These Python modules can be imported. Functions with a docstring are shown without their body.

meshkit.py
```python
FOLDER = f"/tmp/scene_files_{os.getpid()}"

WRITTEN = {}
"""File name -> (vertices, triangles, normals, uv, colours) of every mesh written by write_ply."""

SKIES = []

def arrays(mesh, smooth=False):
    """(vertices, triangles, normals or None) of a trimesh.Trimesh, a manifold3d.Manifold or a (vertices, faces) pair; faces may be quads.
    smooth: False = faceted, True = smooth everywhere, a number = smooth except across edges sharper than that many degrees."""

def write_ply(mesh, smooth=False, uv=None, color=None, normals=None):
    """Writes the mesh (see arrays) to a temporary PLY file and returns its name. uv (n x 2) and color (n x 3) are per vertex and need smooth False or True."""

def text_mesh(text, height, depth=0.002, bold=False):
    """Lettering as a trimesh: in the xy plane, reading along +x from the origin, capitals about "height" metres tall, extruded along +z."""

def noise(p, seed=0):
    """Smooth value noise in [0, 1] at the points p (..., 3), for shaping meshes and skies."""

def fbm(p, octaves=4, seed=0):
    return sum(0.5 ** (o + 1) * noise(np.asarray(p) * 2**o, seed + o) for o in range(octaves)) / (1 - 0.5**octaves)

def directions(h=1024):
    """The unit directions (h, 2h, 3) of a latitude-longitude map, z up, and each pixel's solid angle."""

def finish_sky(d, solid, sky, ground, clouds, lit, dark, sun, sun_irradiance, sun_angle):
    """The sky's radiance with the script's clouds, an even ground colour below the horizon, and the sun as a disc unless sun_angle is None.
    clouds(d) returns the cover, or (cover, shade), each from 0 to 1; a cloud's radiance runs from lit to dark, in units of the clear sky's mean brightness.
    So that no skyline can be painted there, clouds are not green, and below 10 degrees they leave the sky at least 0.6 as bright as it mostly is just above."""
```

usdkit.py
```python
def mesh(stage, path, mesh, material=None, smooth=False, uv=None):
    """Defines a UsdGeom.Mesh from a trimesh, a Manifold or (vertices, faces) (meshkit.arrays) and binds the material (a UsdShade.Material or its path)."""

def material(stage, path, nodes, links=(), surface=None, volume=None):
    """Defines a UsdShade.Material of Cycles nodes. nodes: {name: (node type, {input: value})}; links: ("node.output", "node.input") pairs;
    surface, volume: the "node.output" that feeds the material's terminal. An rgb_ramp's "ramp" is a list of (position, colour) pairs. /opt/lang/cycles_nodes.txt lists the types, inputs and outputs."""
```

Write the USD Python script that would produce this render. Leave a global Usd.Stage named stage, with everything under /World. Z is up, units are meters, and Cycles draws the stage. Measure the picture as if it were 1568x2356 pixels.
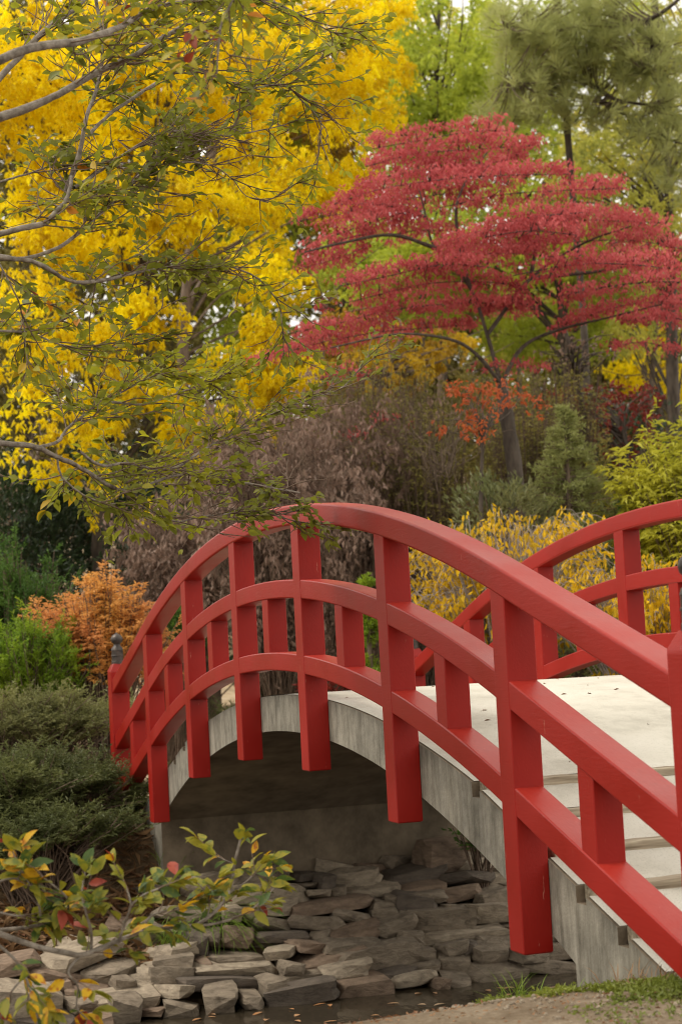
import math
import numpy as np
import trimesh
import usdkit, meshkit
from pxr import Usd, UsdGeom, UsdLux, UsdShade, Gf, Sdf

# ------------------------------------------------------------------ stage, camera, sky, sun, exposure
stage = Usd.Stage.CreateInMemory()
UsdGeom.SetStageUpAxis(stage, UsdGeom.Tokens.z)
UsdGeom.SetStageMetersPerUnit(stage, 1.0)
UsdGeom.Xform.Define(stage, '/World')
UsdGeom.Scope.Define(stage, '/World/Looks')
CAM = np.array([10.14476, -2.71794, 0.57083])
YAW, PITCH, ROLL = 2.8351, 0.0775, -0.0514
fw = np.array([math.cos(PITCH) * math.cos(YAW), math.cos(PITCH) * math.sin(YAW), math.sin(PITCH)])
r0 = np.array([math.sin(YAW), -math.cos(YAW), 0.0])
u0 = np.cross(r0, fw)
RT = math.cos(ROLL) * r0 + math.sin(ROLL) * u0
UP = -math.sin(ROLL) * r0 + math.cos(ROLL) * u0
cam = UsdGeom.Camera.Define(stage, '/World/camera')
cam.AddTransformOp().Set(Gf.Matrix4d(*RT, 0, *UP, 0, *(-fw), 0, *CAM, 1))
cam.CreateHorizontalApertureAttr(24.0)
cam.CreateVerticalApertureAttr(36.0)
cam.CreateFocalLengthAttr(64.68)
cam.CreateFStopAttr(4.0)
cam.CreateFocusDistanceAttr(8.8)
cam.CreateClippingRangeAttr(Gf.Vec2f(0.1, 2000))
cam.CreateExposureAttr(0.93)

SUN_EL, SUN_AZ = math.radians(56), math.radians(-104)      # azimuth of the sun from +x, counter-clockwise
sd = np.array([math.cos(SUN_EL) * math.cos(SUN_AZ), math.cos(SUN_EL) * math.sin(SUN_AZ), math.sin(SUN_EL)])
SKY_STRENGTH, CLOUD = 0.1, (8.3, 7.8, 6.95)
sky = UsdLux.DomeLight.Define(stage, '/World/sky')
skym = usdkit.material(stage, '/World/Looks/sky', {
    's': ('sky_texture', {'sky_type': 'single_scattering', 'sun_disc': False, 'sun_elevation': SUN_EL, 'sun_rotation': math.atan2(sd[0], sd[1])}),
    'tc': ('texture_coordinate', {}),
    'n': ('noise_texture', {'scale': 2.2, 'detail': 4.0}),
    'r': ('map_range', {'from_min': 0.3, 'from_max': 0.6, 'to_min': 0.82, 'to_max': 0.97, 'clamp': True}),
    'c': ('color', {'value': CLOUD}),
    'm': ('mix', {}),
    'b': ('background_shader', {'strength': SKY_STRENGTH})},
    [('tc.generated', 'n.vector'), ('n.fac', 'r.value'), ('r.result', 'm.fac'), ('s.color', 'm.color1'), ('c.color', 'm.color2'), ('m.color', 'b.color')], surface='b.background')
UsdShade.MaterialBindingAPI.Apply(sky.GetPrim()).Bind(skym)
sun = UsdLux.DistantLight.Define(stage, '/World/sun')
sun.CreateNormalizeAttr(True)
sun.CreateIntensityAttr(0.4)
sun.CreateAngleAttr(22.0)
sun.CreateColorAttr(Gf.Vec3f(1.0, 0.93, 0.82))
zz = sd / np.linalg.norm(sd)
xx = np.cross([0, 0, 1.0], zz); xx /= np.linalg.norm(xx)
yy = np.cross(zz, xx)
sun.AddTransformOp().Set(Gf.Matrix4d(*xx, 0, *yy, 0, *zz, 0, 0, 0, 30, 1))

# ------------------------------------------------------------------ helpers
rng = np.random.default_rng(7)
FPX = 64.68 / 24.0 * 1568.0
def at(u, v, d):
    """world point seen at (u, v) of the photograph scaled to 1568 x 2356, d metres along the view axis"""
    return CAM + d * (fw + RT * (u - 784.0) / FPX - UP * (v - 1178.0) / FPX)
taken = {}
def numbered(parent, name):
    k = taken.get((parent, name), -1) + 1
    taken[(parent, name)] = k
    return f'{parent}/{name}' if k == 0 else f'{parent}/{name}_{k:03d}'
def keys(prim, label=None, cat=None, group=None, kind=None):
    for k, v in (('label', label), ('category', cat), ('group', group), ('kind', kind)):
        if v: prim.SetCustomDataByKey(k, v)
    return prim
def thing(name, label, cat, group=None, loc=None):
    x = UsdGeom.Xform.Define(stage, numbered('/World', name))
    if loc is not None: x.AddTranslateOp().Set(Gf.Vec3d(*map(float, loc)))
    return keys(x.GetPrim(), label, cat, group)
def obj(name, m, mat, parent=None, smooth=False, **kw):
    p = '/World' if parent is None else str(parent.GetPath())
    g = usdkit.mesh(stage, numbered(p, name), m, M[mat], smooth=smooth)
    return keys(g.GetPrim(), **kw)
def cat_(parts):
    vs, fs, n = [], [], 0
    for v, f in parts:
        v = np.asarray(v, float); f = np.asarray(f, int)
        if f.shape[1] == 4: f = np.vstack([f[:, [0, 1, 2]], f[:, [0, 2, 3]]])
        vs.append(v); fs.append(f + n); n += len(v)
    return np.vstack(vs), np.vstack(fs)
def nz(a):
    a = np.asarray(a, float)
    return a / np.maximum(np.linalg.norm(a, axis=-1, keepdims=True), 1e-9)
def smooth_path(pts, per=4):
    p = np.asarray(pts, float)
    if len(p) < 3: return np.array([p[0] + (p[-1] - p[0]) * t for t in np.linspace(0, 1, per + 1)])
    q = np.vstack([2 * p[0] - p[1], p, 2 * p[-1] - p[-2]])
    out = []
    for i in range(1, len(q) - 2):
        for t in np.arange(per) / per:
            a, b, c, d = q[i - 1], q[i], q[i + 1], q[i + 2]
            out.append(0.5 * (2 * b + (c - a) * t + (2 * a - 5 * b + 4 * c - d) * t * t + (3 * b - a - 3 * c + d) * t ** 3))
    out.append(p[-1])
    return np.array(out)
def tube(path, r_a, r_b, sides=6, bump=0.0):
    p = np.asarray(path, float); n = len(p)
    t = nz(np.gradient(p, axis=0))
    ref = np.array([0.13, 0.21, 0.97]) if abs(t[0][2]) < 0.9 else np.array([1.0, 0.1, 0])
    a = nz(np.cross(t, ref)); b = np.cross(t, a)
    r = np.linspace(r_a, r_b, n)[:, None]
    if bump: r = r * (1 + bump * (meshkit.noise(p * 9)[:, None] - 0.5))
    th = np.arange(sides) / sides * 2 * math.pi
    v = (p[:, None] + r[:, None] * (np.cos(th)[None, :, None] * a[:, None] + np.sin(th)[None, :, None] * b[:, None])).reshape(-1, 3)
    i = np.arange(n - 1)[:, None] * sides; j = np.arange(sides)[None]; k = (j + 1) % sides
    q = np.stack([i + j, i + k, i + k + sides, i + j + sides], -1).reshape(-1, 4)
    v = np.vstack([v, p[-1] + t[-1] * r_b]); last = len(v) - 1
    cap = np.array([[(n - 1) * sides + m, (n - 1) * sides + (m + 1) % sides, last] for m in range(sides)])
    return v, np.vstack([q[:, [0, 1, 2]], q[:, [0, 2, 3]], cap])
def many_tubes(A, B, r_a, r_b, mid=None, sides=3):
    """straight or once-bent twigs from A to B, all at once"""
    A, B = np.asarray(A, float), np.asarray(B, float); n = len(A)
    C = (A + B) / 2 if mid is None else mid
    P = np.stack([A, C, B], 1)
    t = nz(B - A); a = nz(np.cross(t, [0.3, 0.2, 0.9])); b = np.cross(t, a)
    th = np.arange(sides) / sides * 2 * math.pi
    ring = np.cos(th)[None, :, None] * a[:, None] + np.sin(th)[None, :, None] * b[:, None]
    rad = np.stack([np.broadcast_to(r_a, n), (np.broadcast_to(r_a, n) + np.broadcast_to(r_b, n)) / 2, np.broadcast_to(r_b, n)], 1)
    v = (P[:, :, None] + rad[:, :, None, None] * ring[:, None]).reshape(-1, 3)
    base = np.arange(n)[:, None, None] * 3 * sides
    s = np.arange(2)[None, :, None] * sides; j = np.arange(sides)[None, None]; k = (j + 1) % sides
    q = np.stack([base + s + j, base + s + k, base + s + k + sides, base + s + j + sides], -1).reshape(-1, 4)
    return v, np.vstack([q[:, [0, 1, 2]], q[:, [0, 2, 3]]])
def perp(d, want):
    n = want - d * (want * d).sum(-1, keepdims=True)
    return nz(n)
def leaves(P, d, nrm, L, W, fold=0.18, fine=False, curl=0.15):
    """folded leaf blades: base P, direction d, face normal nrm"""
    P = np.asarray(P, float); n = len(P); d = nz(d); nrm = perp(d, np.asarray(nrm, float)); s = np.cross(d, nrm)
    L = np.broadcast_to(L, n)[:, None]; W = np.broadcast_to(W, n)[:, None]
    if not fine:
        m = P + d * L * 0.48
        v = np.stack([P, m + s * W / 2 + nrm * W * fold, P + d * L - nrm * L * curl, m - s * W / 2 + nrm * W * fold], 1).reshape(-1, 3)
        f = (np.arange(n)[:, None, None] * 4 + np.array([[0, 1, 2], [0, 2, 3]])[None]).reshape(-1, 3)
        return v, f
    prof = [(0.0, 0.06, 0), (0.22, 0.72, 0.01), (0.5, 1.0, 0.03), (0.78, 0.62, 0.09), (1.0, 0.02, 0.18)]
    rows = []
    for t, w, c in prof:
        m = P + d * L * t - nrm * L * c * curl * 6
        rows += [m + s * W / 2 * w + nrm * W * fold * w, m, m - s * W / 2 * w + nrm * W * fold * w]
    v = np.stack(rows, 1).reshape(-1, 3)
    tri = []
    for i in range(4):
        a = i * 3
        tri += [[a, a + 1, a + 4], [a, a + 4, a + 3], [a + 1, a + 2, a + 5], [a + 1, a + 5, a + 4]]
    f = (np.arange(n)[:, None, None] * 15 + np.array(tri)[None]).reshape(-1, 3)
    return v, f
def rnd(n, g=None): return nz((g or rng).normal(size=(n, 3)))

# ------------------------------------------------------------------ materials
M = {}
def mat(name, *a, **k): M[name] = usdkit.material(stage, '/World/Looks/' + name, *a, **k)
def leafmat(name, cols, trans=0.4, rough=0.55, blotch=None, spec=0.35, scale=1.4):
    """foliage: a colour per leaf, drifting from clump to clump; light passes through the blade"""
    st = np.linspace(0, 1, len(cols))
    n = {'g': ('geometry', {}), 'nz': ('noise_texture', {'scale': scale, 'detail': 2.0}),
         'a': ('math', {'math_type': 'multiply_add', 'value2': 0.62, 'value3': 0.0}),
         'b': ('math', {'math_type': 'multiply_add', 'value2': 1.1, 'value3': -0.36}),
         'c': ('math', {'math_type': 'add', 'use_clamp': True}),
         'r': ('rgb_ramp', {'ramp': [(float(s), c) for s, c in zip(st, cols)]}),
         'p': ('principled_bsdf', {'roughness': rough, 'specular_ior_level': spec}),
         't': ('translucent_bsdf', {}), 'm': ('mix_closure', {'fac': trans})}
    l = [('g.random_per_island', 'a.value1'), ('g.position', 'nz.vector'), ('nz.fac', 'b.value1'), ('a.value', 'c.value1'), ('b.value', 'c.value2'), ('c.value', 'r.fac')]
    src = 'r.color'
    if blotch:
        n.update({'n2': ('noise_texture', {'scale': 38.0, 'detail': 3.0}), 'r2': ('map_range', {'from_min': 0.5, 'from_max': 0.64, 'clamp': True}),
                  'bc': ('color', {'value': blotch}), 'x': ('mix', {})})
        l += [('g.position', 'n2.vector'), ('n2.fac', 'r2.value'), ('r2.result', 'x.fac'), ('r.color', 'x.color1'), ('bc.color', 'x.color2')]
        src = 'x.color'
    l += [(src, 'p.base_color'), (src, 't.color'), ('p.BSDF', 'm.closure1'), ('t.BSDF', 'm.closure2')]
    mat(name, n, l, surface='m.closure')
leafmat('yellow_leaf', [(0.62, 0.44, 0.008), (0.90, 0.74, 0.006), (0.97, 0.85, 0.006), (0.98, 0.88, 0.008), (0.94, 0.90, 0.03)], 0.5, spec=0.2)
leafmat('lemon_leaf', [(0.45, 0.45, 0.04), (0.66, 0.62, 0.04), (0.90, 0.80, 0.03), (0.95, 0.80, 0.03)], 0.6)
leafmat('gold_leaf', [(0.30, 0.17, 0.02), (0.55, 0.36, 0.015), (0.70, 0.50, 0.015), (0.60, 0.50, 0.03)], 0.45)
leafmat('green_yellow_leaf', [(0.32, 0.38, 0.05), (0.46, 0.52, 0.06), (0.62, 0.62, 0.06), (0.82, 0.70, 0.06), (0.80, 0.58, 0.04)], 0.6)
leafmat('orange_green_leaf', [(0.30, 0.32, 0.07), (0.48, 0.46, 0.08), (0.66, 0.54, 0.08), (0.72, 0.46, 0.06), (0.62, 0.30, 0.05)], 0.6)
leafmat('green_leaf', [(0.04, 0.09, 0.015), (0.08, 0.16, 0.02), (0.14, 0.22, 0.025), (0.24, 0.24, 0.03)], 0.35)
leafmat('red_leaf', [(0.38, 0.055, 0.06), (0.57, 0.125, 0.125), (0.70, 0.22, 0.205), (0.80, 0.38, 0.33)], 0.45, scale=2.2)
leafmat('dark_red_leaf', [(0.13, 0.015, 0.012), (0.24, 0.03, 0.018), (0.34, 0.05, 0.02)], 0.35)
leafmat('scarlet_leaf', [(0.40, 0.09, 0.03), (0.58, 0.15, 0.03), (0.66, 0.26, 0.04)], 0.45)
leafmat('brown_leaf', [(0.17, 0.115, 0.085), (0.28, 0.19, 0.145), (0.38, 0.27, 0.21), (0.46, 0.35, 0.27)], 0.3, scale=3.0, spec=0.2)
leafmat('olive_leaf', [(0.11, 0.10, 0.03), (0.23, 0.19, 0.045), (0.36, 0.26, 0.05), (0.52, 0.28, 0.045)], 0.4)
leafmat('rust_leaf', [(0.15, 0.15, 0.045), (0.28, 0.24, 0.06), (0.48, 0.30, 0.08), (0.72, 0.36, 0.09)], 0.45, scale=2.5)
leafmat('evergreen_leaf', [(0.018, 0.032, 0.012), (0.03, 0.06, 0.018), (0.055, 0.10, 0.028)], 0.15, rough=0.38, spec=0.5)
leafmat('conifer_leaf', [(0.05, 0.11, 0.02), (0.11, 0.20, 0.03), (0.24, 0.33, 0.045)], 0.35, scale=3.0)
leafmat('chartreuse_leaf', [(0.14, 0.24, 0.02), (0.33, 0.42, 0.025), (0.60, 0.60, 0.03)], 0.4, scale=3.0)
leafmat('juniper_leaf', [(0.075, 0.09, 0.03), (0.14, 0.155, 0.048), (0.22, 0.225, 0.075), (0.36, 0.26, 0.11)], 0.3, scale=3.0)
leafmat('grey_juniper_leaf', [(0.15, 0.155, 0.055), (0.23, 0.23, 0.08), (0.32, 0.29, 0.11), (0.46, 0.28, 0.11)], 0.3, scale=3.0)
leafmat('spruce_leaf', [(0.24, 0.26, 0.085), (0.36, 0.38, 0.13), (0.48, 0.48, 0.18)], 0.4)
leafmat('pine_needle', [(0.34, 0.36, 0.13), (0.46, 0.48, 0.18), (0.58, 0.56, 0.23), (0.62, 0.42, 0.17)], 0.5, scale=3.0)
leafmat('lime_maple_leaf', [(0.38, 0.38, 0.035), (0.58, 0.53, 0.045), (0.76, 0.65, 0.07)], 0.45)
leafmat('orange_maple_leaf', [(0.60, 0.25, 0.09), (0.68, 0.36, 0.09), (0.68, 0.46, 0.09), (0.54, 0.45, 0.08)], 0.45, scale=1.6)
leafmat('cherry_leaf', [(0.42, 0.29, 0.02), (0.72, 0.46, 0.015), (0.90, 0.64, 0.015), (0.82, 0.44, 0.015), (0.55, 0.24, 0.02)], 0.45, spec=0.2, scale=6.0)
leafmat('pale_leaf', [(0.12, 0.14, 0.05), (0.22, 0.22, 0.09), (0.34, 0.28, 0.15)], 0.3)
leafmat('beech_leaf', [(0.13, 0.14, 0.02), (0.23, 0.235, 0.02), (0.37, 0.35, 0.022), (0.58, 0.50, 0.022), (0.80, 0.63, 0.018), (0.72, 0.38, 0.016)], 0.58, scale=0.9)
BEECH = {'leaf_green': [(0.12, 0.135, 0.02), (0.19, 0.20, 0.022)], 'leaf_olive': [(0.28, 0.26, 0.022), (0.46, 0.38, 0.022)],
         'leaf_gold': [(0.42, 0.28, 0.015), (0.58, 0.34, 0.012)], 'leaf_orange': [(0.50, 0.20, 0.012), (0.5, 0.13, 0.012)], 'leaf_russet': [(0.20, 0.035, 0.016), (0.30, 0.06, 0.02)]}
for k, v in BEECH.items(): leafmat(k, v, 0.4, blotch=None)
leafmat('shrub_green', [(0.055, 0.095, 0.022), (0.09, 0.135, 0.026)], 0.35, blotch=(0.17, 0.18, 0.02))
leafmat('shrub_mixed', [(0.22, 0.21, 0.02), (0.38, 0.30, 0.018)], 0.35, blotch=(0.12, 0.15, 0.022))
leafmat('shrub_gold', [(0.56, 0.34, 0.012), (0.56, 0.27, 0.012)], 0.35, blotch=(0.34, 0.11, 0.012))
leafmat('shrub_red', [(0.30, 0.055, 0.03), (0.38, 0.09, 0.035)], 0.3, blotch=(0.22, 0.03, 0.02))
leafmat('grass_blade', [(0.10, 0.18, 0.02), (0.18, 0.26, 0.03), (0.32, 0.33, 0.06), (0.42, 0.34, 0.14)], 0.35)
leafmat('straw_blade', [(0.17, 0.09, 0.04), (0.28, 0.17, 0.08), (0.42, 0.30, 0.16)], 0.2)
leafmat('litter_leaf', [(0.10, 0.045, 0.02), (0.20, 0.09, 0.04), (0.33, 0.19, 0.09), (0.45, 0.33, 0.2), (0.36, 0.12, 0.04)], 0.15)
leafmat('floating_leaf', [(0.38, 0.18, 0.07), (0.55, 0.42, 0.28), (0.62, 0.56, 0.46)], 0.1)
leafmat('moss_leaf', [(0.10, 0.13, 0.02), (0.20, 0.23, 0.03), (0.34, 0.30, 0.07)], 0.3)
def bark(name, a, b, scale=14.0, streak=(1, 1, 0.25), rough=0.85):
    mat(name, {'g': ('geometry', {}), 'mp': ('mapping', {'scale': streak}), 'n': ('noise_texture', {'scale': scale, 'detail': 6.0, 'roughness': 0.65}),
               'r': ('rgb_ramp', {'ramp': [(0.32, a), (0.66, b)]}), 'bp': ('bump', {'strength': 0.5, 'distance': 0.02}), 'p': ('principled_bsdf', {'roughness': rough, 'specular_ior_level': 0.25})},
        [('g.position', 'mp.vector'), ('mp.vector', 'n.vector'), ('n.fac', 'r.fac'), ('r.color', 'p.base_color'), ('n.fac', 'bp.height'), ('bp.normal', 'p.normal')], surface='p.BSDF')
bark('grey_bark', (0.075, 0.06, 0.046), (0.27, 0.235, 0.195), 22.0, (1, 1, 1))
bark('dark_bark', (0.03, 0.022, 0.017), (0.10, 0.08, 0.062))
bark('brown_bark', (0.07, 0.05, 0.036), (0.19, 0.14, 0.10))
bark('pine_bark', (0.09, 0.065, 0.05), (0.26, 0.20, 0.15))
bark('pale_twig', (0.17, 0.14, 0.12), (0.36, 0.31, 0.27), 20.0, (1, 1, 1))
bark('twig', (0.075, 0.05, 0.035), (0.17, 0.12, 0.085), 20.0, (1, 1, 1))
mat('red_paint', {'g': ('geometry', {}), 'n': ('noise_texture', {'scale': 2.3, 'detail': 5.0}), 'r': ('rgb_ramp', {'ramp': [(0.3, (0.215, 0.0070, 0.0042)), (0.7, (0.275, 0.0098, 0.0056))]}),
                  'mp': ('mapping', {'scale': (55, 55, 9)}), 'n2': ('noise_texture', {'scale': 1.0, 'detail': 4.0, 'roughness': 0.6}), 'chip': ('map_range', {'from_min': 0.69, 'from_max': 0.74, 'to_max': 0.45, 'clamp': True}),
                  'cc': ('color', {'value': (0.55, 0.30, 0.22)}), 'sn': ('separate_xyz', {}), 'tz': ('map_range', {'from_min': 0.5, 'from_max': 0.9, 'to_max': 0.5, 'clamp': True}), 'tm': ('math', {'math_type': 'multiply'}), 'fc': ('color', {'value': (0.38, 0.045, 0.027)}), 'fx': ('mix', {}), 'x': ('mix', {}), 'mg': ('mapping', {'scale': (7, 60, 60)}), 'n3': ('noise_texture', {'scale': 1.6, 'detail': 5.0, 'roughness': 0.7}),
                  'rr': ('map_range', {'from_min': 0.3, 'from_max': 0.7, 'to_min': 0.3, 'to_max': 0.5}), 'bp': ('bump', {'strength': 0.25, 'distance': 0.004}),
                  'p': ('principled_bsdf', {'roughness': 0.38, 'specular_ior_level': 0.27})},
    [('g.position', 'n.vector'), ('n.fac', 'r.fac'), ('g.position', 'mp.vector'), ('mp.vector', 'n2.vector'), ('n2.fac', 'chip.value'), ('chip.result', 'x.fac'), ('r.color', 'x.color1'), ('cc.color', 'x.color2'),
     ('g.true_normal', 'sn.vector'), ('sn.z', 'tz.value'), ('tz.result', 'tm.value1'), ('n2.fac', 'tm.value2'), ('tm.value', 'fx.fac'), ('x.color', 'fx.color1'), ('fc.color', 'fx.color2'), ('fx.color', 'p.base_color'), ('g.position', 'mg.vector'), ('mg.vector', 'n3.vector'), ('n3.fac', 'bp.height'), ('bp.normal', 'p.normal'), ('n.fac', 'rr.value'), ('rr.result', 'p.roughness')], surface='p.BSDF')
mat('black_metal', {'g': ('geometry', {}), 'n': ('noise_texture', {'scale': 25.0, 'detail': 4.0}), 'r': ('rgb_ramp', {'ramp': [(0.3, (0.022, 0.02, 0.02)), (0.7, (0.07, 0.055, 0.045))]}),
                    'p': ('principled_bsdf', {'roughness': 0.42, 'metallic': 0.5})}, [('g.position', 'n.vector'), ('n.fac', 'r.fac'), ('r.color', 'p.base_color')], surface='p.BSDF')
# weathered concrete with vertical runs
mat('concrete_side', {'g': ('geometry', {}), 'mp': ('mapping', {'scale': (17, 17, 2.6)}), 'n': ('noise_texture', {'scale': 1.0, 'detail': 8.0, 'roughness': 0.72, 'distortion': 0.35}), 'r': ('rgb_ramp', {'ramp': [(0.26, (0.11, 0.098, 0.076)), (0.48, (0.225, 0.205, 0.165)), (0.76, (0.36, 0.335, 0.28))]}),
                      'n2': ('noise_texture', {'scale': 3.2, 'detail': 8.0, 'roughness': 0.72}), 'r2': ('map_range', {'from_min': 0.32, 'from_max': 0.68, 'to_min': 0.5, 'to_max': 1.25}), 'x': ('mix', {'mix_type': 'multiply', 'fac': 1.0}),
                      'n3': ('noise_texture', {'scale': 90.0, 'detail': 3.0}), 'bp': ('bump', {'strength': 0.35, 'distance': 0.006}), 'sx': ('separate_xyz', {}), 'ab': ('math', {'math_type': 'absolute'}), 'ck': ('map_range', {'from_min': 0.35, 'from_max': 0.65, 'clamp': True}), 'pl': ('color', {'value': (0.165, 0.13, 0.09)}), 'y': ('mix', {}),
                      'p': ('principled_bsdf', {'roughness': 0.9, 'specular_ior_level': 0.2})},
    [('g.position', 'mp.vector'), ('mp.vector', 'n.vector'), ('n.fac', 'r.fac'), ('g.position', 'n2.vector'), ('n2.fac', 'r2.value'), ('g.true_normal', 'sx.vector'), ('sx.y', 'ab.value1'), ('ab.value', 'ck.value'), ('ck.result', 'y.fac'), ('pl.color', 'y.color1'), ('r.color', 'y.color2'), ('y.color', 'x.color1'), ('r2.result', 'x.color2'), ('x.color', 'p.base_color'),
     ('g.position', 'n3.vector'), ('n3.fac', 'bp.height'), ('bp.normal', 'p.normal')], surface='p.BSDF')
mat('concrete_deck', {'g': ('geometry', {}), 'n': ('noise_texture', {'scale': 2.6, 'detail': 9.0, 'roughness': 0.68}), 'r': ('rgb_ramp', {'ramp': [(0.28, (0.37, 0.35, 0.295)), (0.48, (0.51, 0.49, 0.42)), (0.7, (0.58, 0.56, 0.495))]}),
                      'n2': ('noise_texture', {'scale': 150.0, 'detail': 2.0}), 'r2': ('map_range', {'from_min': 0.25, 'from_max': 0.45, 'to_min': 0.72, 'to_max': 1.0, 'clamp': True}), 'x': ('mix', {'mix_type': 'multiply', 'fac': 1.0}),
                      'bp': ('bump', {'strength': 0.3, 'distance': 0.003}), 'p': ('principled_bsdf', {'roughness': 0.9, 'specular_ior_level': 0.2})},
    [('g.position', 'n.vector'), ('n.fac', 'r.fac'), ('g.position', 'n2.vector'), ('n2.fac', 'r2.value'), ('r.color', 'x.color1'), ('r2.result', 'x.color2'), ('x.color', 'p.base_color'), ('n2.fac', 'bp.height'), ('bp.normal', 'p.normal')], surface='p.BSDF')
mat('old_timber', {'g': ('geometry', {}), 'mp': ('mapping', {'scale': (60, 3, 60)}), 'n': ('noise_texture', {'scale': 1.0, 'detail': 5.0}), 'r': ('rgb_ramp', {'ramp': [(0.3, (0.16, 0.125, 0.085)), (0.7, (0.44, 0.38, 0.28))]}),
                   'bp': ('bump', {'strength': 0.6, 'distance': 0.008}), 'p': ('principled_bsdf', {'roughness': 0.85, 'specular_ior_level': 0.2})},
    [('g.position', 'mp.vector'), ('mp.vector', 'n.vector'), ('n.fac', 'r.fac'), ('r.color', 'p.base_color'), ('n.fac', 'bp.height'), ('bp.normal', 'p.normal')], surface='p.BSDF')
def stonemat(name, a, b):
    mat(name, {'g': ('geometry', {}), 'mp': ('mapping', {'scale': (10, 10, 26)}), 'n': ('noise_texture', {'scale': 1.0, 'detail': 9.0, 'roughness': 0.72, 'distortion': 0.4}), 'r': ('rgb_ramp', {'ramp': [(0.3, a), (0.68, b)]}),
               'bp': ('bump', {'strength': 0.9, 'distance': 0.03}), 'p': ('principled_bsdf', {'roughness': 0.82, 'specular_ior_level': 0.3})},
        [('g.position', 'mp.vector'), ('mp.vector', 'n.vector'), ('n.fac', 'r.fac'), ('r.color', 'p.base_color'), ('n.fac', 'bp.height'), ('bp.normal', 'p.normal')], surface='p.BSDF')
stonemat('stone_grey', (0.085, 0.066, 0.046), (0.29, 0.235, 0.172))
stonemat('stone_pale', (0.15, 0.118, 0.084), (0.41, 0.34, 0.25))
stonemat('stone_brown', (0.10, 0.07, 0.048), (0.28, 0.20, 0.14))
stonemat('stone_dark', (0.06, 0.047, 0.037), (0.15, 0.12, 0.092))
mat('soil', {'g': ('geometry', {}), 'n': ('noise_texture', {'scale': 0.9, 'detail': 6.0}), 'n2': ('noise_texture', {'scale': 16.0, 'detail': 6.0, 'roughness': 0.7}),
             'r': ('rgb_ramp', {'ramp': [(0.3, (0.055, 0.038, 0.022)), (0.55, (0.14, 0.095, 0.055)), (0.75, (0.26, 0.18, 0.10))]}), 'c': ('math', {'math_type': 'multiply_add', 'value2': 0.45, 'value3': 0.0}), 'd': ('math', {'math_type': 'multiply_add', 'value2': 0.55}),
             'bp': ('bump', {'strength': 0.8, 'distance': 0.04}), 'p': ('principled_bsdf', {'roughness': 0.95, 'specular_ior_level': 0.15})},
    [('g.position', 'n.vector'), ('g.position', 'n2.vector'), ('n.fac', 'c.value1'), ('n2.fac', 'd.value1'), ('c.value', 'd.value3'), ('d.value', 'r.fac'), ('r.color', 'p.base_color'), ('n2.fac', 'bp.height'), ('bp.normal', 'p.normal')], surface='p.BSDF')
mat('sand', {'g': ('geometry', {}), 'mp': ('mapping', {'scale': (1, 1, 1)}), 'n': ('noise_texture', {'scale': 3.5, 'detail': 7.0, 'roughness': 0.7}), 'r': ('rgb_ramp', {'ramp': [(0.3, (0.30, 0.20, 0.115)), (0.55, (0.47, 0.37, 0.25)), (0.75, (0.56, 0.48, 0.36))]}),
             'bp': ('bump', {'strength': 0.5, 'distance': 0.02}), 'p': ('principled_bsdf', {'roughness': 0.95, 'specular_ior_level': 0.15})},
    [('g.position', 'mp.vector'), ('mp.vector', 'n.vector'), ('n.fac', 'r.fac'), ('r.color', 'p.base_color'), ('n.fac', 'bp.height'), ('bp.normal', 'p.normal')], surface='p.BSDF')
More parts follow.
